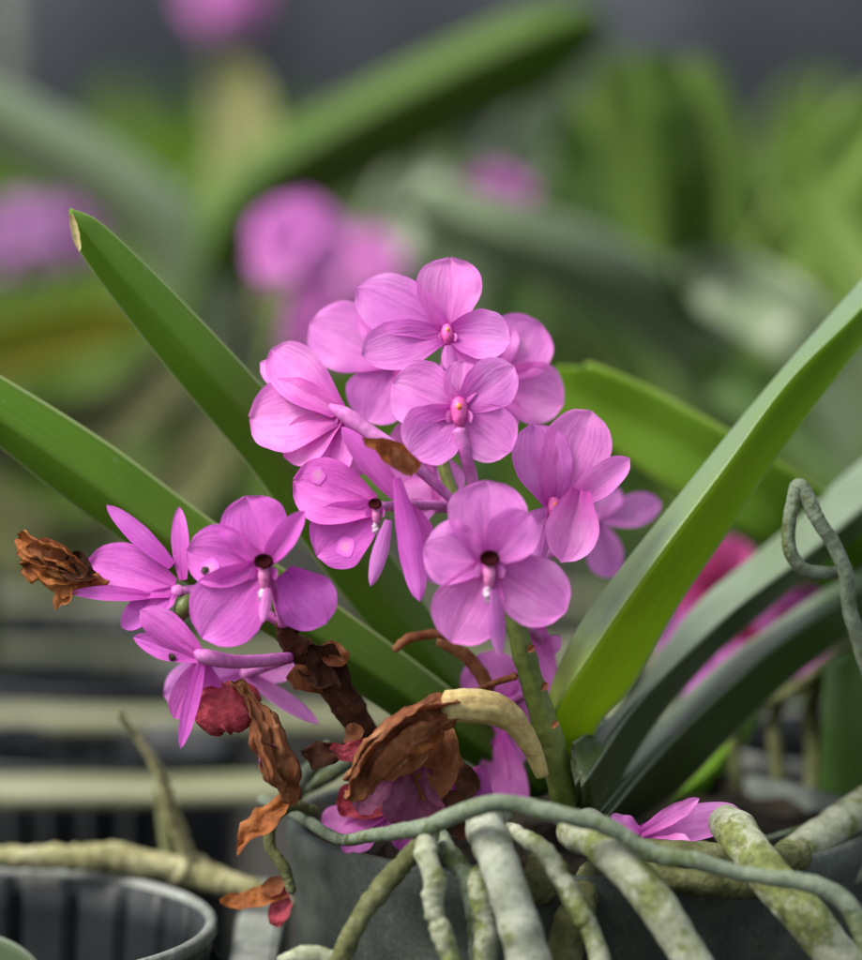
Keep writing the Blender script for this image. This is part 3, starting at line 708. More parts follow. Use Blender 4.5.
F(OR, 342, 414, -.008, (-.35, .25, .9), [('p', 257, 360, 34, {'z': 3}), ('p', 270, 348, 46, {'z': -1, 'cup': .2}), ('p', 248, 417, 66, {'cup': .12}), ('l', 284, 458, 42, {'z': 1}), ('l', 322, 482, 46, {'z': 2}), ('l', 368, 474, 46, {'z': 4, 'base': (338, 420)})],
  throat=None, spur=[(330, 406, -.009, 3), (346, 415, -.011, 8), (372, 434, -.012, 8), (412, 462, -.013, 7), (458, 506, -.010, 4)])
F(OR, 436, 506, .004, (-.2, .3, .9), [('p', 402, 482, 34, {'mat': 'petal_pale'}), ('l', 404, 520, 34, {'mat': 'petal_pale'}), ('l', 436, 584, 22, {'base': (414, 535)}), ('d', 452, 478, 30)], throat=None, ped=[(455, 510, .004, 4)])
F(OR, 428, 452, .010, (-.15, .2, .95), [('p', 398, 424, 44), ('p', 452, 418, 44), ('l', 396, 492, 48), ('l', 446, 506, 48, {'mat': 'petal_pale'}), ('d', 424, 400, 40)], throat=None, ped=[(440, 460, .006, 4)])
F(OR, 459, 410, -.012, (0, .08, .99), [('p', 392, 382, 58, {'z': 2}), ('p', 463, 360, 38), ('p', 514, 366, 44, {'z': -1}), ('l', 410, 454, 54, {'z': -1}), ('l', 512, 450, 50, {'z': -1})],
  throat='pink', colr=8.5, spur=[(459, 430, -.013, 8), (466, 456, -.013, 7), (474, 486, -.010, 6)])
F(OR, 378, 507, -.013, (-.3, .05, .95), [('d', 340, 428, 26, {'base': (398, 498), 'bz': -1, 'cup': -.3}), ('p', 292, 480, 58), ('l', 315, 556, 56, {'z': 1}), ('p', 417, 601, 27, {'base': (396, 478), 'bz': -2, 'z': -3, 'cup': -.3}), ('p', 428, 545, 30, {'base': (400, 500), 'z': 3})],
  mat='petal_deep', throat='hole', colr=6.5, lip=(388, 520, 368, 585, 17, -1), ped=[(410, 505, -.004, 5), (450, 505, .002, 5)])
F(OR, 597, 520, .028, (.2, 0, .97), [('p', 662, 503, 34), ('l', 610, 578, 38), ('p', 600, 480, 40)], throat=None, mat='petal_pale', ped=[(570, 540, .02, 5), (500, 590, -.002, 5)])
F(OR, 553, 508, -.006, (.2, .12, .96), [('l', 524, 540, 32, {'mat': 'petal_pale'}), ('p', 533, 423, 52), ('d', 592, 410, 60), ('p', 629, 459, 32, {'z': -4, 'base': (566, 506), 'cup': .25}), ('l', 562, 562, 46, {'base': (580, 490), 'z': -3, 'bz': -3, 'cup': .2})],
  throat='pink', colr=7, lip=(545, 525, 538, 566, 18, -1), ped=[(540, 530, .002, 5), (500, 585, -.004, 5)])
F(OR, 489, 563, -.022, (.02, .06, 1), [('d', 486, 480, 68, {'cup': .08}), ('p', 424, 546, 56), ('l', 452, 643, 62), ('l', 566, 612, 60, {'crease': .08}), ('p', 530, 514, 44, {'z': -3})],
  throat='hole', colr=9.5, lip=(494, 590, 500, 658, 17, 1), ped=[(505, 590, -.012, 6), (510, 610, -.006, 7)])
F(OR, 540, 640, .008, (.2, -.4, .9), [('l', 548, 700, 26, {'base': (538, 625)}), ('l', 528, 668, 24, {'base': (522, 610)}), ('p', 560, 650, 26)], throat=None, ped=[(515, 620, -.002, 5)])
# drooping shaded flower low on the spike
F(OR, 508, 705, .016, (-.2, -.3, .9), [('p', 478, 655, 54), ('l', 455, 735, 60), ('l', 492, 770, 52), ('p', 540, 700, 40), ('l', 520, 812, 34, {'base': (500, 735), 'z': -2}), ('l', 490, 800, 30, {'base': (498, 740)})],
  throat=None, label='shaded drooping flower low behind the stem', ped=[(535, 690, .002, 5)])

# ---- the old spike on the left and its last flowers
mb = MB(); tube(mb, [(420, 770, .012, 12), (380, 750, .006, 14), (357, 722, .002, 15), (340, 692, .0, 17), (318, 664, -.002, 16), (296, 648, -.004, 13), (284, 630, -.006, 9), (280, 610, -.006, 6)], 16, 60, 0.30, 9)
old = mb.build('withered_stem', M['dry_dark'], OR)
for bx, by, tx, ty, wd, m_ in ((290, 640, 286, 600, 26, 'dry_dark'), (330, 690, 285, 676, 26, 'dry'), (350, 700, 300, 640, 34, 'dry_dark'), (320, 650, 350, 660, 26, 'dry'), (345, 735, 365, 735, 22, 'dry'), (300, 660, 340, 690, 30, 'dry_dark')):
    mb = MB(); petal(mb, P(bx, by, -.005), P(tx, ty, -.007), wd * S, cam_dir(.1, .3, .9), .1, .3, prof_narrow, 0.35, bx)
    mb.build('dry_sheath', M[m_], OR)
F(OR, 245, 674, .008, (-.1, .1, .97), [('p', 163, 695, 46), ('l', 196, 720, 36), ('p', 318, 723, 18, {'z': -2}), ('p', 300, 668, 26), ('l', 236, 724, 34)], mat='petal_pale', throat=None, ped=[(285, 660, -.002, 5)], label='pale shaded flower behind the others')
F(OR, 176, 590, -.006, (-.25, .4, .88), [('p', 106, 504, 21, {'base': (172, 566), 'z': 2}), ('p', 178, 506, 19, {'base': (183, 580), 'z': 2}), ('p', 86, 562, 54, {'cup': .15}), ('l', 72, 591, 17, {'base': (150, 596), 'z': -3}), ('l', 120, 626, 32), ('l', 150, 612, 26)],
  mat='petal_deep', throat=None, ped=[(205, 592, -.004, 7), (240, 600, -.006, 6), (280, 622, -.006, 5)])
F(OR, 203, 658, -.014, (-.3, -.15, .94), [('l', 131, 638, 26, {'z': 2}), ('p', 138, 611, 36, {'cup': -.15}), ('p', 172, 720, 28, {'z': 2}), ('l', 179, 749, 17, {'z': -3}), ('p', 215, 700, 24, {'z': 4})],
  mat='petal_deep', throat=None, spur=[(196, 652, -.014, 3), (206, 657, -.015, 8), (240, 662, -.012, 7), (290, 658, -.006, 6)])
F(OR, 265, 566, -.017, (-.08, .08, .99), [('d', 245, 496, 58), ('p', 186, 550, 54), ('l', 201, 638, 66), ('p', 304, 511, 25, {'z': -3, 'cup': .3}), ('l', 326, 624, 52, {'base': (284, 572)})],
  mat='petal_deep', throat='hole', colr=9, lip=(268, 588, 262, 622, 12, -1), ped=[(276, 590, -.010, 6), (284, 625, -.007, 6)])
# bitten hole and bleached spots on petals
bpy.context.view_layer.update()
dg = bpy.context.evaluated_depsgraph_get()
for x, y, r, m_ in ((205, 571, 4, 'black_spot'), (209, 569, 10, 'spot_pale'), (173, 657, 4, 'black_spot'), (318, 475, 9, 'spot_pale'), (346, 547, 10, 'spot_pale')):
    d = (P(x, y) - CAM).normalized()
    ok, loc, nn, fi, ob, mt = sc.ray_cast(dg, CAM, d)
    if not ok or ob.parent is None or ob.parent.parent is None: continue
    if nn.dot(d) > 0: nn = -nn
    t1 = nn.orthogonal().normalized(); t2 = nn.cross(t1); mb = MB(); rows, uv = [], []
    lift = .00012 if m_ == 'spot_pale' else .0004
    for k in range(5):
        rows.append([loc + nn * (lift - .00004 * k * (lift > .0002)) + (t1 * math.cos(a) + t2 * math.sin(a)) * r * S * (.05 + k * .24) * (1 + .3 * noise.noise(Vector((math.cos(a) * 1.5, math.sin(a) * 1.5, x)))) for a in [2 * math.pi * j / 18 for j in range(18)]])
        uv.append([(k / 4, j / 18) for j in range(18)])
    mb.grid(rows, uv, True); mb.build('blemish', M[m_], bpy.data.objects[ob.parent.name])
# green bud between the left flowers
mb = MB(); tube(mb, [(180, 622, -.006, 2), (182, 613, -.006, 9), (186, 604, -.006, 9), (192, 596, -.005, 4)], 12, 16, 0.05, 2); mb.build('bud', M['stem'], OR)

# withered blooms still attached
def dry_part(parts, label=None, name='withered_flower'):
    """first entry is the withered flower itself, the rest its shrivelled petals"""
    rt = None
    for k, (bx, by, tx, ty, wd, dz, m_, cr) in enumerate(parts):
        mb = MB(); petal(mb, P(bx, by, dz), P(tx, ty, dz - .002), wd * S, cam_dir(.1 * (k % 3 - 1), .3, .9), .05, .35, prof_narrow if wd < 34 else prof_broad, cr, bx * .1 + k)
        if rt is None:
            rt = mb.build(name, M[m_], OR)
            if label: rt['label'] = label
        else: mb.build('dried_petal', M[m_], rt)
mb = MB()
tube(mb, [(106, 586, -.003, 4), (92, 578, -.004, 6), (84, 574, -.004, 8)], 14, 14, .2, 4)
for oy, hw, fo, ro in ((-4, 13, 1.2, .3), (5, 12, -1.0, -.3), (0, 12, .9, 1.0), (9, 9, 1.2, .6)):
    strap_c(mb, [(90, 576 + oy * .3, -.005, 6), (70, 566 + oy, -.007, hw), (48, 558 + oy * 1.3, -.007, hw), (30, 551 + oy * 1.6, -.006, hw * .9), (20, 546 + oy * 2, -.005, hw * .35)], fo, ro, 36, .0005)
crinkle(mb, 5)
wf = mb.build('withered_flower', M['dry_orange'], OR); wf['label'] = 'withered orange brown flower at the far left'
for x0, y0, x1, y1, wd, m_ in ((86, 574, 26, 545, 24, 'dry'), (80, 580, 30, 572, 20, 'dry_orange'), (92, 576, 60, 560, 26, 'dry_dark'), (70, 585, 58, 608, 16, 'dry_orange'), (78, 590, 52, 592, 14, 'dry_orange')):
    mb = MB(); petal(mb, P(x0, y0, -.008), P(x1, y1, -.008), wd * S, cam_dir(0, .3, .9), .1, .35, prof_narrow, 0.4, x0); mb.build('dried_petal', M[m_], wf)
dry_part([(418, 470, 362, 438, 26, -.017, 'dry_orange', .3), (414, 474, 384, 448, 20, -.019, 'dry', .3)], 'dry orange bloom scrap among the upper petals')
# red wilted bud with its brown twisted stalk
mb = MB(); tube(mb, [(212, 730, -.008, 12), (218, 714, -.009, 24), (236, 706, -.009, 24), (252, 692, -.008, 12)], 16, 24, 0.35, 6, lump=lambda u, a: 1 + .14 * math.sin(a * 3 + 1))
wb = mb.build('withered_flower', M['dry_red'], OR); wb['label'] = 'wilted red flower hanging below the left blooms'
mb = MB()
strap_c(mb, [(234, 684, -.010, 5), (250, 704, -.012, 8), (262, 735, -.013, 12), (272, 762, -.013, 15), (284, 788, -.012, 12), (292, 806, -.011, 3)], 1.2, .4, 40, .0005)
strap_c(mb, [(240, 686, -.009, 5), (256, 710, -.011, 8), (270, 738, -.012, 11), (282, 766, -.012, 11), (290, 786, -.012, 8), (296, 800, -.011, 3)], -1.1, -.5, 40, .0005)
strap_c(mb, [(238, 690, -.011, 4), (250, 715, -.014, 7), (260, 745, -.015, 9), (270, 775, -.015, 8), (282, 798, -.013, 3)], .8, 1.1, 40, .0005)
crinkle(mb, 12)
mb.build('dried_stalk', M['dry'], wb)
for x0, y0, x1, y1, wd, m_ in ((288, 796, 236, 852, 25, 'dry_orange'), (256, 715, 276, 780, 26, 'dry'), (284, 780, 262, 745, 24, 'dry_mauve')):
    mb = MB(); petal(mb, P(x0, y0, -.012), P(x1, y1, -.013), wd * S, cam_dir(0, .3, .9), .1, .2, prof_narrow, 0.34, x0, wave=.25); mb.build('dried_petal', M[m_], wb)
# cream bract continuing into a brown shrivelled flower
mb = MB(); tube(mb, [(542, 775, -.004, 7), (530, 745, -.006, 10), (508, 716, -.009, 14), (480, 706, -.011, 17), (446, 706, -.012, 16)], 30, 40, 0.08, 3, lump=lambda u, a: 1 + .05 * math.sin(a * 9))
cb = mb.build('bract', M['bract'], OR); cb['label'] = 'cream arched bract joining the dried brown flower'
mb = MB()
strap_c(mb, [(452, 702, -.012, 12), (420, 712, -.014, 16), (392, 730, -.016, 17), (368, 758, -.016, 16), (354, 782, -.015, 10), (347, 796, -.013, 3)], 1.3, .5, 40, .0005)
strap_c(mb, [(454, 712, -.013, 9), (424, 724, -.016, 10), (398, 742, -.018, 11), (376, 770, -.018, 9), (366, 792, -.016, 3)], -1.1, -.4, 40, .0005)
strap_c(mb, [(450, 698, -.010, 10), (416, 704, -.011, 9), (384, 724, -.012, 11), (358, 756, -.012, 10), (346, 780, -.012, 4)], .9, 1.0, 40, .0005)
crinkle(mb, 0)
db = mb.build('withered_flower', M['dry'], OR); db['label'] = 'brown shrivelled flower arching below the cream bract'
for x0, y0, x1, y1, wd, m_, dz in ((440, 715, 372, 775, 50, 'dry', -.008), (445, 720, 425, 790, 52, 'dry', -.006), (400, 750, 330, 752, 20, 'dry_red', -.010), (350, 748, 300, 762, 24, 'dry_dark', -.009), (410, 760, 360, 810, 46, 'dry_mauve', -.006), (422, 768, 402, 828, 56, 'dry_mauve', -.007), (450, 770, 490, 806, 40, 'petal_old', -.002), (455, 760, 470, 800, 30, 'dry_dark', -.003), (425, 790, 470, 830, 40, 'dry_dark', -.005), (440, 730, 400, 745, 34, 'dry_orange', -.010)):
    mb = MB(); petal(mb, P(x0, y0, dz), P(x1, y1, dz - .001), wd * S, cam_dir(.1, .3, .9), .05, .2, prof_broad, 0.30, x0 + y1, wave=.2); mb.build('dried_petal', M[m_], db)
# thin dry stalks
for pts in ([(395, 650, .004, 4), (410, 638, .003, 5), (440, 634, .003, 5), (480, 640, .004, 4)], [(470, 694, -.004, 3), (492, 684, -.005, 3), (516, 676, -.005, 4)], [(440, 640, .006, 6), (470, 660, .006, 7), (490, 690, .006, 7)]):
    mb = MB(); tube(mb, pts, 10, 24, 0.3, pts[0][0]); mb.build('dried_stalk', M['dry'], OR)

# ---- roots
def root_(pts, mat, rough=0.14, seed=0, seg=20, label=None, lump=None):
    L_ = len(pts)
    mb = MB(); tube(mb, pts, seg, 14 * (L_ - 1) + 1, rough, seed, True, lump)
    o = mb.build('aerial_root', M[mat], OR)
    if label: o['label'] = label
    return o
root_([(585, 800, .02, 12), (620, 826, .012, 15), (590, 826, -.004, 17), (574, 832, -.016, 17), (600, 845, -.024, 19), (622, 862, -.028, 20), (652, 900, -.030, 20), (682, 945, -.031, 19), (720, 1010, -.032, 18)][2:], 'root_moss', .12, 1, 24, 'thick white and green root hanging over the pot rim')
root_([(500, 812, -.004, 14), (484, 822, -.016, 18), (490, 840, -.024, 20), (502, 871, -.028, 20), (516, 915, -.030, 21), (530, 965, -.031, 22), (545, 1020, -.032, 22)], 'root', .05, 2, 24, 'thickest pale grey ringed root on the pot', lambda u, a: 1 + .035 * math.sin(u * 55))
root_([(700, 830, .010, 18), (728, 826, -.006, 21), (748, 848, -.016, 21), (770, 878, -.021, 21), (806, 918, -.024, 22), (845, 965, -.025, 22), (890, 1020, -.026, 22)], 'root_moss', .12, 3, 24, 'thick mossy root at the lower right')
root_([(262, 800, .020, 5), (300, 817, .008, 6), (339, 839, -.006, 6), (370, 836, -.015, 7), (398, 832, -.020, 8), (430, 826, -.024, 9), (463, 812, -.028, 9), (496, 803, -.030, 9), (530, 808, -.030, 9), (561, 815, -.031, 9), (606, 826, -.031, 9), (639, 845, -.031, 8), (664, 857, -.031, 9), (691, 860, -.031, 9), (743, 874, -.031, 8), (800, 882, -.032, 9), (830, 892, -.032, 10), (852, 912, -.032, 10), (868, 950, -.032, 10), (880, 1000, -.032, 10)], 'root_thin', .14, 4, 18, 'long thin grey root crossing over all the others')
root_([(430, 832, -.022, 7), (408, 858, -.022, 10), (385, 885, -.023, 11), (362, 915, -.024, 10), (338, 965, -.025, 11), (320, 1010, -.025, 10)], 'root_dark', .2, 5)
root_([(432, 832, -.020, 8), (426, 850, -.025, 11), (434, 880, -.027, 11), (434, 910, -.027, 10), (446, 945, -.028, 11), (458, 1000, -.028, 11)], 'root_moss', .28, 6)
root_([(440, 836, -.014, 8), (450, 855, -.020, 10), (468, 880, -.022, 11), (476, 915, -.023, 10), (480, 965, -.023, 11), (480, 1010, -.023, 11)], 'root_thin', .2, 7)
root_([(478, 870, -.022, 7), (478, 890, -.026, 10), (486, 920, -.026, 12), (484, 960, -.026, 12), (480, 1010, -.026, 12)], 'root_moss', .2, 8)
root_([(505, 830, -.012, 8), (520, 836, -.022, 9), (545, 852, -.025, 10), (562, 880, -.026, 11), (578, 908, -.027, 11), (592, 935, -.027, 10), (604, 975, -.028, 11), (612, 1010, -.028, 11)], 'root_moss', .16, 9)
root_([(540, 850, -.004, 10), (536, 880, -.016, 13), (545, 900, -.017, 12)], 'root_dark', .25, 10)
root_([(590, 870, -.008, 10), (580, 905, -.018, 17), (566, 940, -.020, 19), (555, 1000, -.020, 18)], 'root_dark', .16, 11)
root_([(600, 845, .004, 12), (660, 852, -.010, 13), (715, 856, -.012, 13), (760, 862, -.010, 13), (800, 855, -.002, 14)], 'root_dark', .2, 12)
root_([(590, 880, -.008, 14), (640, 876, -.016, 13), (700, 884, -.017, 13), (760, 888, -.014, 12)], 'root_dark', .25, 15)
root_([(775, 862, .004, 12), (795, 852, .008, 17), (820, 838, .012, 19), (846, 820, .018, 19), (880, 800, .025, 18), (930, 790, .03, 18)], 'root_moss', .14, 13, 22, 'mossy root leaving the pot to the upper right')
root_([(690, 868, .02, 6), (740, 848, .016, 4), (790, 832, .014, 3), (830, 820, .02, 3)], 'root_thin', .15, 14)
root_([(810, 905, .01, 9), (840, 880, .012, 10), (880, 870, .015, 10)], 'root_thin', .2, 16)
root_([(842, 572, .006, 6), (822, 573, .003, 7), (802, 568, .001, 7), (790, 550, .0, 7), (789, 525, .0, 7), (794, 500, .0, 7.6), (799, 487, .0, 8.6), (808, 500, .0, 8.6), (818, 520, .0, 7.6), (834, 545, .001, 7.6), (846, 575, .002, 7.6), (850, 610, .004, 7.6), (862, 652, .006, 7.6), (880, 710, .01, 7.6), (900, 780, .02, 8.6), (860, 822, .022, 10)], 'root_thin', .10, 17, 20, 'hooked speckled aerial root at the right edge')
# loop at the left rim
root_([(315, 812, .006, 6), (296, 806, .004, 6), (280, 812, .002, 6), (270, 828, .0, 6), (271, 848, -.001, 6), (284, 868, -.002, 6), (292, 892, -.002, 5)], 'root_dark', .15, 18)
root_([(330, 745, .012, 7), (310, 770, .014, 8), (295, 790, .016, 8), (288, 812, .016, 8)], 'root_thin', .12, 19)
root_([(370, 745, .016, 7), (330, 775, .020, 8), (300, 790, .024, 8), (286, 806, .024, 8)], 'root_thin', .12, 20)
root_([(280, 962, -.022, 6), (310, 955, -.024, 10), (350, 965, -.024, 8)], 'root_moss', .15, 21)

# ------------------------------------------------------------------ loose things
def loose(name, label, cat, parts, dz, group=None):
    c0 = P(parts[0][0], parts[0][1], dz)
    rt = empty(name, c0, label, cat, group)
    for k, (bx, by, tx, ty, wd, m_, z0, z1, nrm) in enumerate(parts):
        mb = MB(); petal(mb, P(bx, by, dz + z0 * .001), P(tx, ty, dz + z1 * .001), wd * S, cam_dir(*nrm), .08, .12, prof_narrow if wd < 30 else prof_broad, 0.3 if m_.startswith('dry') else 0.08, bx * .3, wave=.1)
        mb.build('petal', M[m_], rt)
    return rt
loose('fallen_flower', 'fallen magenta flower lying among the roots right of the stem', 'flower',
      [(630, 838, 742, 818, 42, 'petal', 0, 4, (0, .45, .9)), (640, 834, 700, 799, 18, 'petal', 0, 0, (.2, .4, .9)), (640, 832, 610, 818, 18, 'petal', 0, 0, (0, .5, .8)), (650, 838, 690, 850, 30, 'petal', 0, -4, (0, .8, .5))], -.008)
loose('fallen_flower', 'fallen purple flower lying on the left rim of the orchid pot', 'flower',
      [(385, 815, 320, 826, 40, 'petal', 0, 0, (0, .6, .8)), (380, 818, 345, 852, 38, 'petal', 0, -2, (0, .7, .7)), (385, 815, 430, 850, 44, 'petal_old', 0, -2, (0, .6, .8)), (385, 812, 340, 800, 34, 'dry_red', 0, 0, (0, .5, .8)), (390, 810, 445, 800, 48, 'petal_old', 2, 2, (0, .4, .9))], .004)
loose('fallen_petal', 'dry orange petal lying on the pale rail left of the pot', 'petal',
      [(288, 893, 226, 905, 26, 'dry_orange', 0, 0, (0, .7, .7)), (284, 890, 276, 930, 22, 'dry_red', 0, -1, (0, .4, .9)), (285, 880, 262, 896, 20, 'dry', 0, 0, (0, .5, .8))], .006)

# weathered stick lying across the pots with a thin upright twig
a = P(130, 870, .045)
tw = empty('fallen_stick', a, 'weathered knobbly stick lying across the pots at the left', 'stick')
mb = MB(); tube(mb, [(-60, 848, .046, 10), (0, 856, .046, 11), (60, 858, .045, 12), (118, 858, .045, 15), (170, 868, .044, 14), (196, 872, .044, 17), (225, 882, .042, 13), (262, 892, .040, 9), (292, 906, .038, 6)], 18, 90, 0.32, 31)
mb.build('branch', M['twig'], tw)
mb = MB(); tube(mb, [(194, 872, .044, 9), (182, 838, .042, 8), (170, 806, .040, 8), (158, 770, .038, 6), (138, 738, .036, 4), (118, 712, .034, 3)], 14, 50, 0.3, 32)
mb.build('twig', M['twig'], tw)
mb = MB(); tube(mb, [(170, 860, .05, 8), (164, 820, .052, 7), (160, 790, .053, 6)], 12, 24, 0.3, 33); mb.build('twig', M['root_dark'], tw)
# leaf corner at the very bottom left
cl_ = empty('cut_leaf', P(0, 1000, -.03), 'grey green leaf end poking in at the bottom left corner', 'leaf')
mb = MB(); strap_c(mb, [(-90, 1010, -.03, 40), (-40, 975, -.03, 42), (10, 975, -.03, 30), (60, 1010, -.03, 6)], .15); mb.build('leaf_blade', M['leaf_far_b'], cl_)

# ------------------------------------------------------------------ plants behind
def far_plant(label, bx, dz, leaves, flowers=(), bz=RIMZ):
    """bx: photo column of the stem; leaves: (points, material, fold, roll)"""
    x = (bx - 431) * S * (FOC + dz) / FOC
    y = CAM.y + FW.y * (FOC + dz)
    rt = empty('background_orchid', (x, y, 0), label, 'orchid', 'blurred orchids growing behind')
    mb = MB(); tube3(mb, [(x, y, 0.0, .006), (x, y, .06, .006), (x + .002, y, bz + .03, .006)], 12, 12, .1, bx); mb.build('stem', M['leaf_far_d'], rt)
    for pts, m_, fold, roll, *kl in leaves:
        mb = MB(); strap_c(mb, [(a, b, dz + c, h) for a, b, c, h in pts], fold, roll, keel=kl[0] if kl else 0.0); mb.build('leaf', M[m_], rt)
    for (fx, fy, fr, fd, cnt, m_) in flowers:
        # every blurred cluster: small five-petalled flowers round a short spike
        sp = MB(); tube(sp, [(bx, 520, dz, 6), ((bx + fx) / 2, (520 + fy) / 2 + 20, dz + fd, 6), (fx, fy + fr * .5, dz + fd, 5), (fx, fy - fr * .4, dz + fd, 3)], 10, 24, .1, fx)
        sp.build('flower_stem', M['stem'], rt)
        for k in range(cnt):
            rr = fr * math.sqrt((k + .5) / cnt); an = k * 2.4
            cx, cy = fx + rr * math.cos(an), fy + rr * math.sin(an) * .9
            cd_ = dz + fd + random.uniform(-.012, .012)
            n0 = cam_dir(math.cos(an) * .5, -math.sin(an) * .4 + .1, .8)
            c = P(cx, cy, cd_); up = (UP - n0 * UP.dot(n0)).normalized(); rtv = up.cross(n0)
            mb = MB(); ph = random.uniform(0, 6)
            for q in range(5):
                a_ = ph + q * 2 * math.pi / 5
                d = rtv * math.cos(a_) + up * math.sin(a_)
                petal(mb, c, c + d * .010, .0085, n0, -.05, .1, nu=8, nv=7, seed=k + q)
            mb.build('flower', M[m_], rt)
    return rt

# bright leaf clump of the row behind: leaf that runs behind the front flowers
far_plant('orchid close behind, its broad yellow green leaf passing right of the blooms', 850, .052,
          [([(900, 600, .02, 40), (850, 560, .01, 40), (790, 515, .0, 40), (712, 466, -.002, 40), (640, 424, .0, 38), (592, 400, .0, 36), (568, 386, .0, 30), (560, 376, .0, 18), (556, 368, .0, 6)], 'leaf_back', .22, .15),
           ([(900, 610, .0, 30), (960, 520, .0, 30), (1010, 430, .0, 20), (1030, 390, .0, 4)], 'leaf_back', .3, .2)],
          [(714, 584, 6, .04, 3, 'petal_red'), (716, 656, 8, .04, 3, 'petal_far'), (792, 600, 8, .04, 3, 'petal_far'), (752, 632, 10, .04, 4, 'petal_red'), (840, 650, 8, .10, 3, 'petal_old')])
rp = [o for o in C.objects if o.name.startswith('background_orchid')][0]
for k, (x0, y0, x1, y1, r_, m_) in enumerate(((776, 708, 770, 850, 7, 'root_dark'), (812, 700, 806, 850, 9, 'root_dark'), (838, 712, 832, 850, 6, 'root_moss'), (860, 705, 868, 850, 8, 'root_dark'), (740, 720, 722, 850, 6, 'root_dark'))):
    mb = MB(); tube(mb, [(850, 640, .055, r_ * .7), ((x0 + 850) / 2, y0 - 30, .06, r_), (x0, y0, .065, r_), ((x0 + x1) / 2 + 5, (y0 + y1) / 2, .064, r_), (x1, y1, .062, r_), (x1 - 6, y1 + 70, .062, r_ * .6)], 14, 40, .15, k); mb.build('aerial_root', M[m_], rp)
far_plant('blurred orchid with the long diagonal green leaf and two bright pink clusters', 215, .34,
          [([(150, 560, 0, 36), (200, 330, 0, 44), (250, 215, 0, 44), (340, 150, -.01, 44), (440, 98, -.02, 44), (530, 55, -.03, 42), (580, 30, -.03, 30), (604, 18, -.03, 8)], 'leaf_far_f', -.9, -.15, .45),
           ([(200, 420, 0, 40), (215, 320, 0, 40), (170, 230, 0, 38), (90, 165, 0, 36), (-20, 105, 0, 34), (-80, 80, 0, 20)], 'leaf_far_b', -.6, -.2),
           ([(230, 380, .02, 30), (250, 260, .03, 34), (250, 160, .05, 36), (240, 90, .06, 28), (235, 60, .06, 8)], 'leaf_far_e', .3, .3),
           ([(230, 400, 0, 34), (330, 330, .02, 34), (380, 260, .02, 32), (420, 180, .03, 30), (430, 150, .03, 6)], 'leaf_far_b', .4, .2)],
          [(297, 242, 19, -.08, 7, 'petal_far'), (362, 268, 14, -.0, 4, 'petal_far'), (318, 318, 16, -.0, 4, 'petal_far')])
far_plant('blurred orchid with a tall upright dark green leaf at the upper right', 715, .30,
          [([(720, 480, .0, 26), (708, 320, -.02, 30), (692, 220, -.07, 32), (672, 130, -.08, 34), (655, 74, -.08, 26), (648, 52, -.08, 8)], 'leaf_far_f', -.9, .2, .5),
           ([(712, 480, .02, 26), (672, 320, .02, 28), (648, 220, .02, 28), (630, 130, .02, 28), (618, 70, .02, 20), (614, 48, .02, 6)], 'leaf_far_a', -.5, .1),
           ([(730, 480, .02, 30), (742, 320, .02, 32), (730, 220, .02, 32), (712, 130, .02, 30), (700, 80, .02, 20), (694, 58, .02, 6)], 'leaf_far_a', -.5, .1),
           ([(740, 440, 0, 40), (690, 340, -.02, 40), (600, 275, -.04, 38), (510, 240, -.05, 36), (440, 212, -.05, 28), (405, 200, -.05, 6)], 'leaf_far_b', -.6, .2),
           ([(730, 420, 0, 36), (770, 300, 0, 36), (820, 200, 0, 34), (880, 120, 0, 30), (930, 70, 0, 10)], 'leaf_far_a', .6, .4),
           ([(700, 420, .03, 34), (640, 300, .04, 34), (590, 180, .05, 36), (565, 110, .05, 10)], 'leaf_far_d', .4, .3)],
          [(495, 204, 8, .05, 3, 'petal_far')])
far_plant('blurred orchid with a yellow leaf and dull pink flowers at the left edge', -40, .26,
          [([(-60, 430, 0, 30), (-30, 365, 0, 32), (40, 340, 0, 30), (110, 322, 0, 22), (140, 312, 0, 6)], 'leaf_far_c', .35, -.3),
           ([(-60, 430, 0, 34), (30, 440, .04, 36), (120, 420, .06, 34), (190, 350, .08, 26), (220, 300, .08, 6)], 'root_dark', .4, .2),
           ([(-60, 480, 0, 34), (60, 560, .0, 40), (150, 520, .03, 36), (240, 420, .05, 30)], 'root_dark', .3, .2)],
          [(22, 238, 18, .06, 3, 'petal_mauve'), (70, 226, 16, .09, 3, 'petal_mauve')])
far_plant('blurred orchid with pale grey leaves crowding the right edge', 880, .22,
          [([(890, 470, 0, 36), (840, 380, 0, 38), (790, 320, 0, 38), (720, 280, .02, 34), (680, 262, .02, 8)], 'leaf_far_b', .3, .2),
           ([(890, 470, 0, 36), (880, 360, .03, 36), (850, 280, .05, 34), (800, 200, .06, 30), (770, 160, .06, 8)], 'leaf_far_a', .4, -.3),
           ([(880, 480, 0, 34), (800, 420, .02, 34), (730, 380, .04, 30), (690, 360, .04, 8)], 'leaf_far_d', .4, .2)])
far_plant('blurred orchid between the blooms and the long diagonal leaf', 470, .42,
          [([(480, 420, 0, 36), (520, 300, 0, 36), (560, 220, 0, 36), (640, 170, 0, 30), (690, 150, 0, 8)], 'leaf_far_d', .4, .2),
           ([(470, 420, 0, 36), (450, 300, 0, 36), (420, 230, 0, 34), (360, 180, 0, 28)], 'leaf_far_b', .3, .2),
           ([(480, 400, 0, 36), (530, 330, .0, 40), (600, 300, .02, 40), (680, 330, .04, 30)], 'leaf_far_d', .3, .3),
           ([(480, 400, 0, 36), (500, 210, .05, 40), (540, 130, .06, 34), (550, 90, .06, 8)], 'leaf_far_b', .3, -.3)])
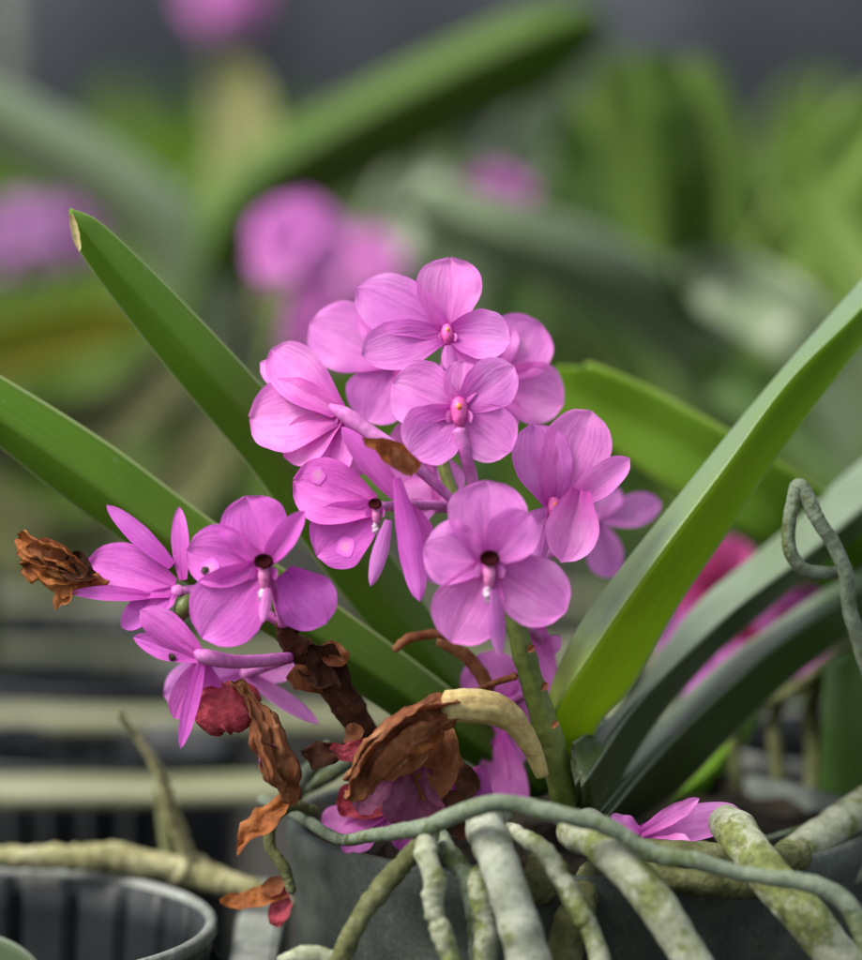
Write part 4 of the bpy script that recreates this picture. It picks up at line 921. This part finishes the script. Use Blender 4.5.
far_plant('blurred orchid with crossing lime and dark leaves just left of the upright leaf', 615, .52,
          [([(620, 420, 0, 36), (590, 260, 0, 36), (560, 170, 0, 34), (540, 110, 0, 8)], 'leaf_far_a', -.5, .2),
           ([(620, 420, 0, 36), (640, 300, .03, 36), (700, 230, .03, 34), (780, 190, .03, 26), (820, 180, .03, 6)], 'leaf_far_f', -.6, -.2),
           ([(620, 420, 0, 34), (560, 330, -.03, 34), (480, 290, -.03, 30), (420, 280, -.03, 8)], 'leaf_far_f', -.6, .2),
           ([(620, 420, 0, 34), (630, 220, .05, 36), (600, 130, .06, 30), (585, 80, .06, 8)], 'leaf_far_a', -.6, .3),
           ([(620, 430, 0, 34), (720, 330, -.02, 34), (800, 260, -.02, 30), (862, 220, -.02, 20)], 'leaf_far_a', -.5, -.2)])
far_plant('most distant blurred orchid with a pink cluster cut by the top edge', 180, .75,
          [([(180, 400, 0, 34), (160, 250, 0, 34), (130, 150, 0, 32), (100, 90, 0, 10)], 'leaf_far_a', .4, .3),
           ([(180, 400, 0, 34), (230, 260, 0, 34), (300, 160, 0, 30), (350, 110, 0, 10)], 'leaf_far_b', .4, -.3),
           ([(180, 400, 0, 34), (80, 290, 0, 34), (20, 200, 0, 30), (-30, 150, 0, 10)], 'leaf_far_a', .4, .2)],
          [(225, -6, 22, 0, 7, 'petal_far')])
far_plant('distant blurred orchid with bright leaves below the dark upper right corner', 800, .70,
          [([(800, 380, 0, 36), (790, 240, 0, 38), (800, 140, 0, 36), (830, 80, 0, 10)], 'leaf_far_a', .4, .3),
           ([(800, 380, 0, 36), (730, 240, 0, 36), (690, 160, 0, 32), (660, 110, 0, 10)], 'leaf_far_b', .4, -.3),
           ([(800, 380, 0, 36), (870, 240, 0, 36), (900, 160, 0, 30)], 'leaf_far_a', .4, .3)])
# pale post far behind at the upper left
pp_ = P(6, 30, .9); pr_ = empty('greenhouse_post', (pp_.x, pp_.y, 0), 'pale blurred post cut by the upper left corner of the view', 'post')
mb = MB(); tube3(mb, [(pp_.x, pp_.y, 0, .007), (pp_.x, pp_.y, .2, .007), (pp_.x, pp_.y, .45, .007)], 20, 12); mb.build('shaft', M['pot_rim'], pr_)
mb = MB(); tube3(mb, [(pp_.x, pp_.y, 0.0, .012), (pp_.x, pp_.y, .006, .011)], 20, 6); mb.build('foot', M['pot_rim'], pr_)
# mass of leaves closing the far rows
rng = random.Random(5)
mb = MB()
for k in range(46):
    dz = rng.uniform(.55, 1.5); px = -80 + 1020 * ((k * 0.618) % 1); d = FOC + dz
    x = (px - 431) * S * d / FOC; y = CAM.y + FW.y * d
    for q in range(7):
        an = -1.35 + 2.7 * q / 6 + rng.uniform(-.15, .15); ln = rng.uniform(.09, .15)
        z0 = .09; yo = rng.uniform(-.03, .03)
        rows, uvs = [], []
        for i in range(9):
            u = i / 8; a_ = an * (0.55 + 0.6 * u)
            cx = x + math.sin(a_) * ln * u; cz = z0 + math.cos(a_) * ln * u; hw = .011 * (1 - u ** 4)
            rows.append([Vector((cx - hw * math.cos(a_), y + yo * u * 2 - .004, cz + hw * math.sin(a_))), Vector((cx, y + yo * u * 2, cz)), Vector((cx + hw * math.cos(a_), y + yo * u * 2 - .004, cz - hw * math.sin(a_)))])
            uvs.append([(u, 0.1), (u, .5), (u, .9)])
        mb.grid(rows, uvs)
o = mb.build('far_orchid_rows', M['leaf_far_a'], None, True, (0, .6, 0)); o['kind'] = 'stuff'
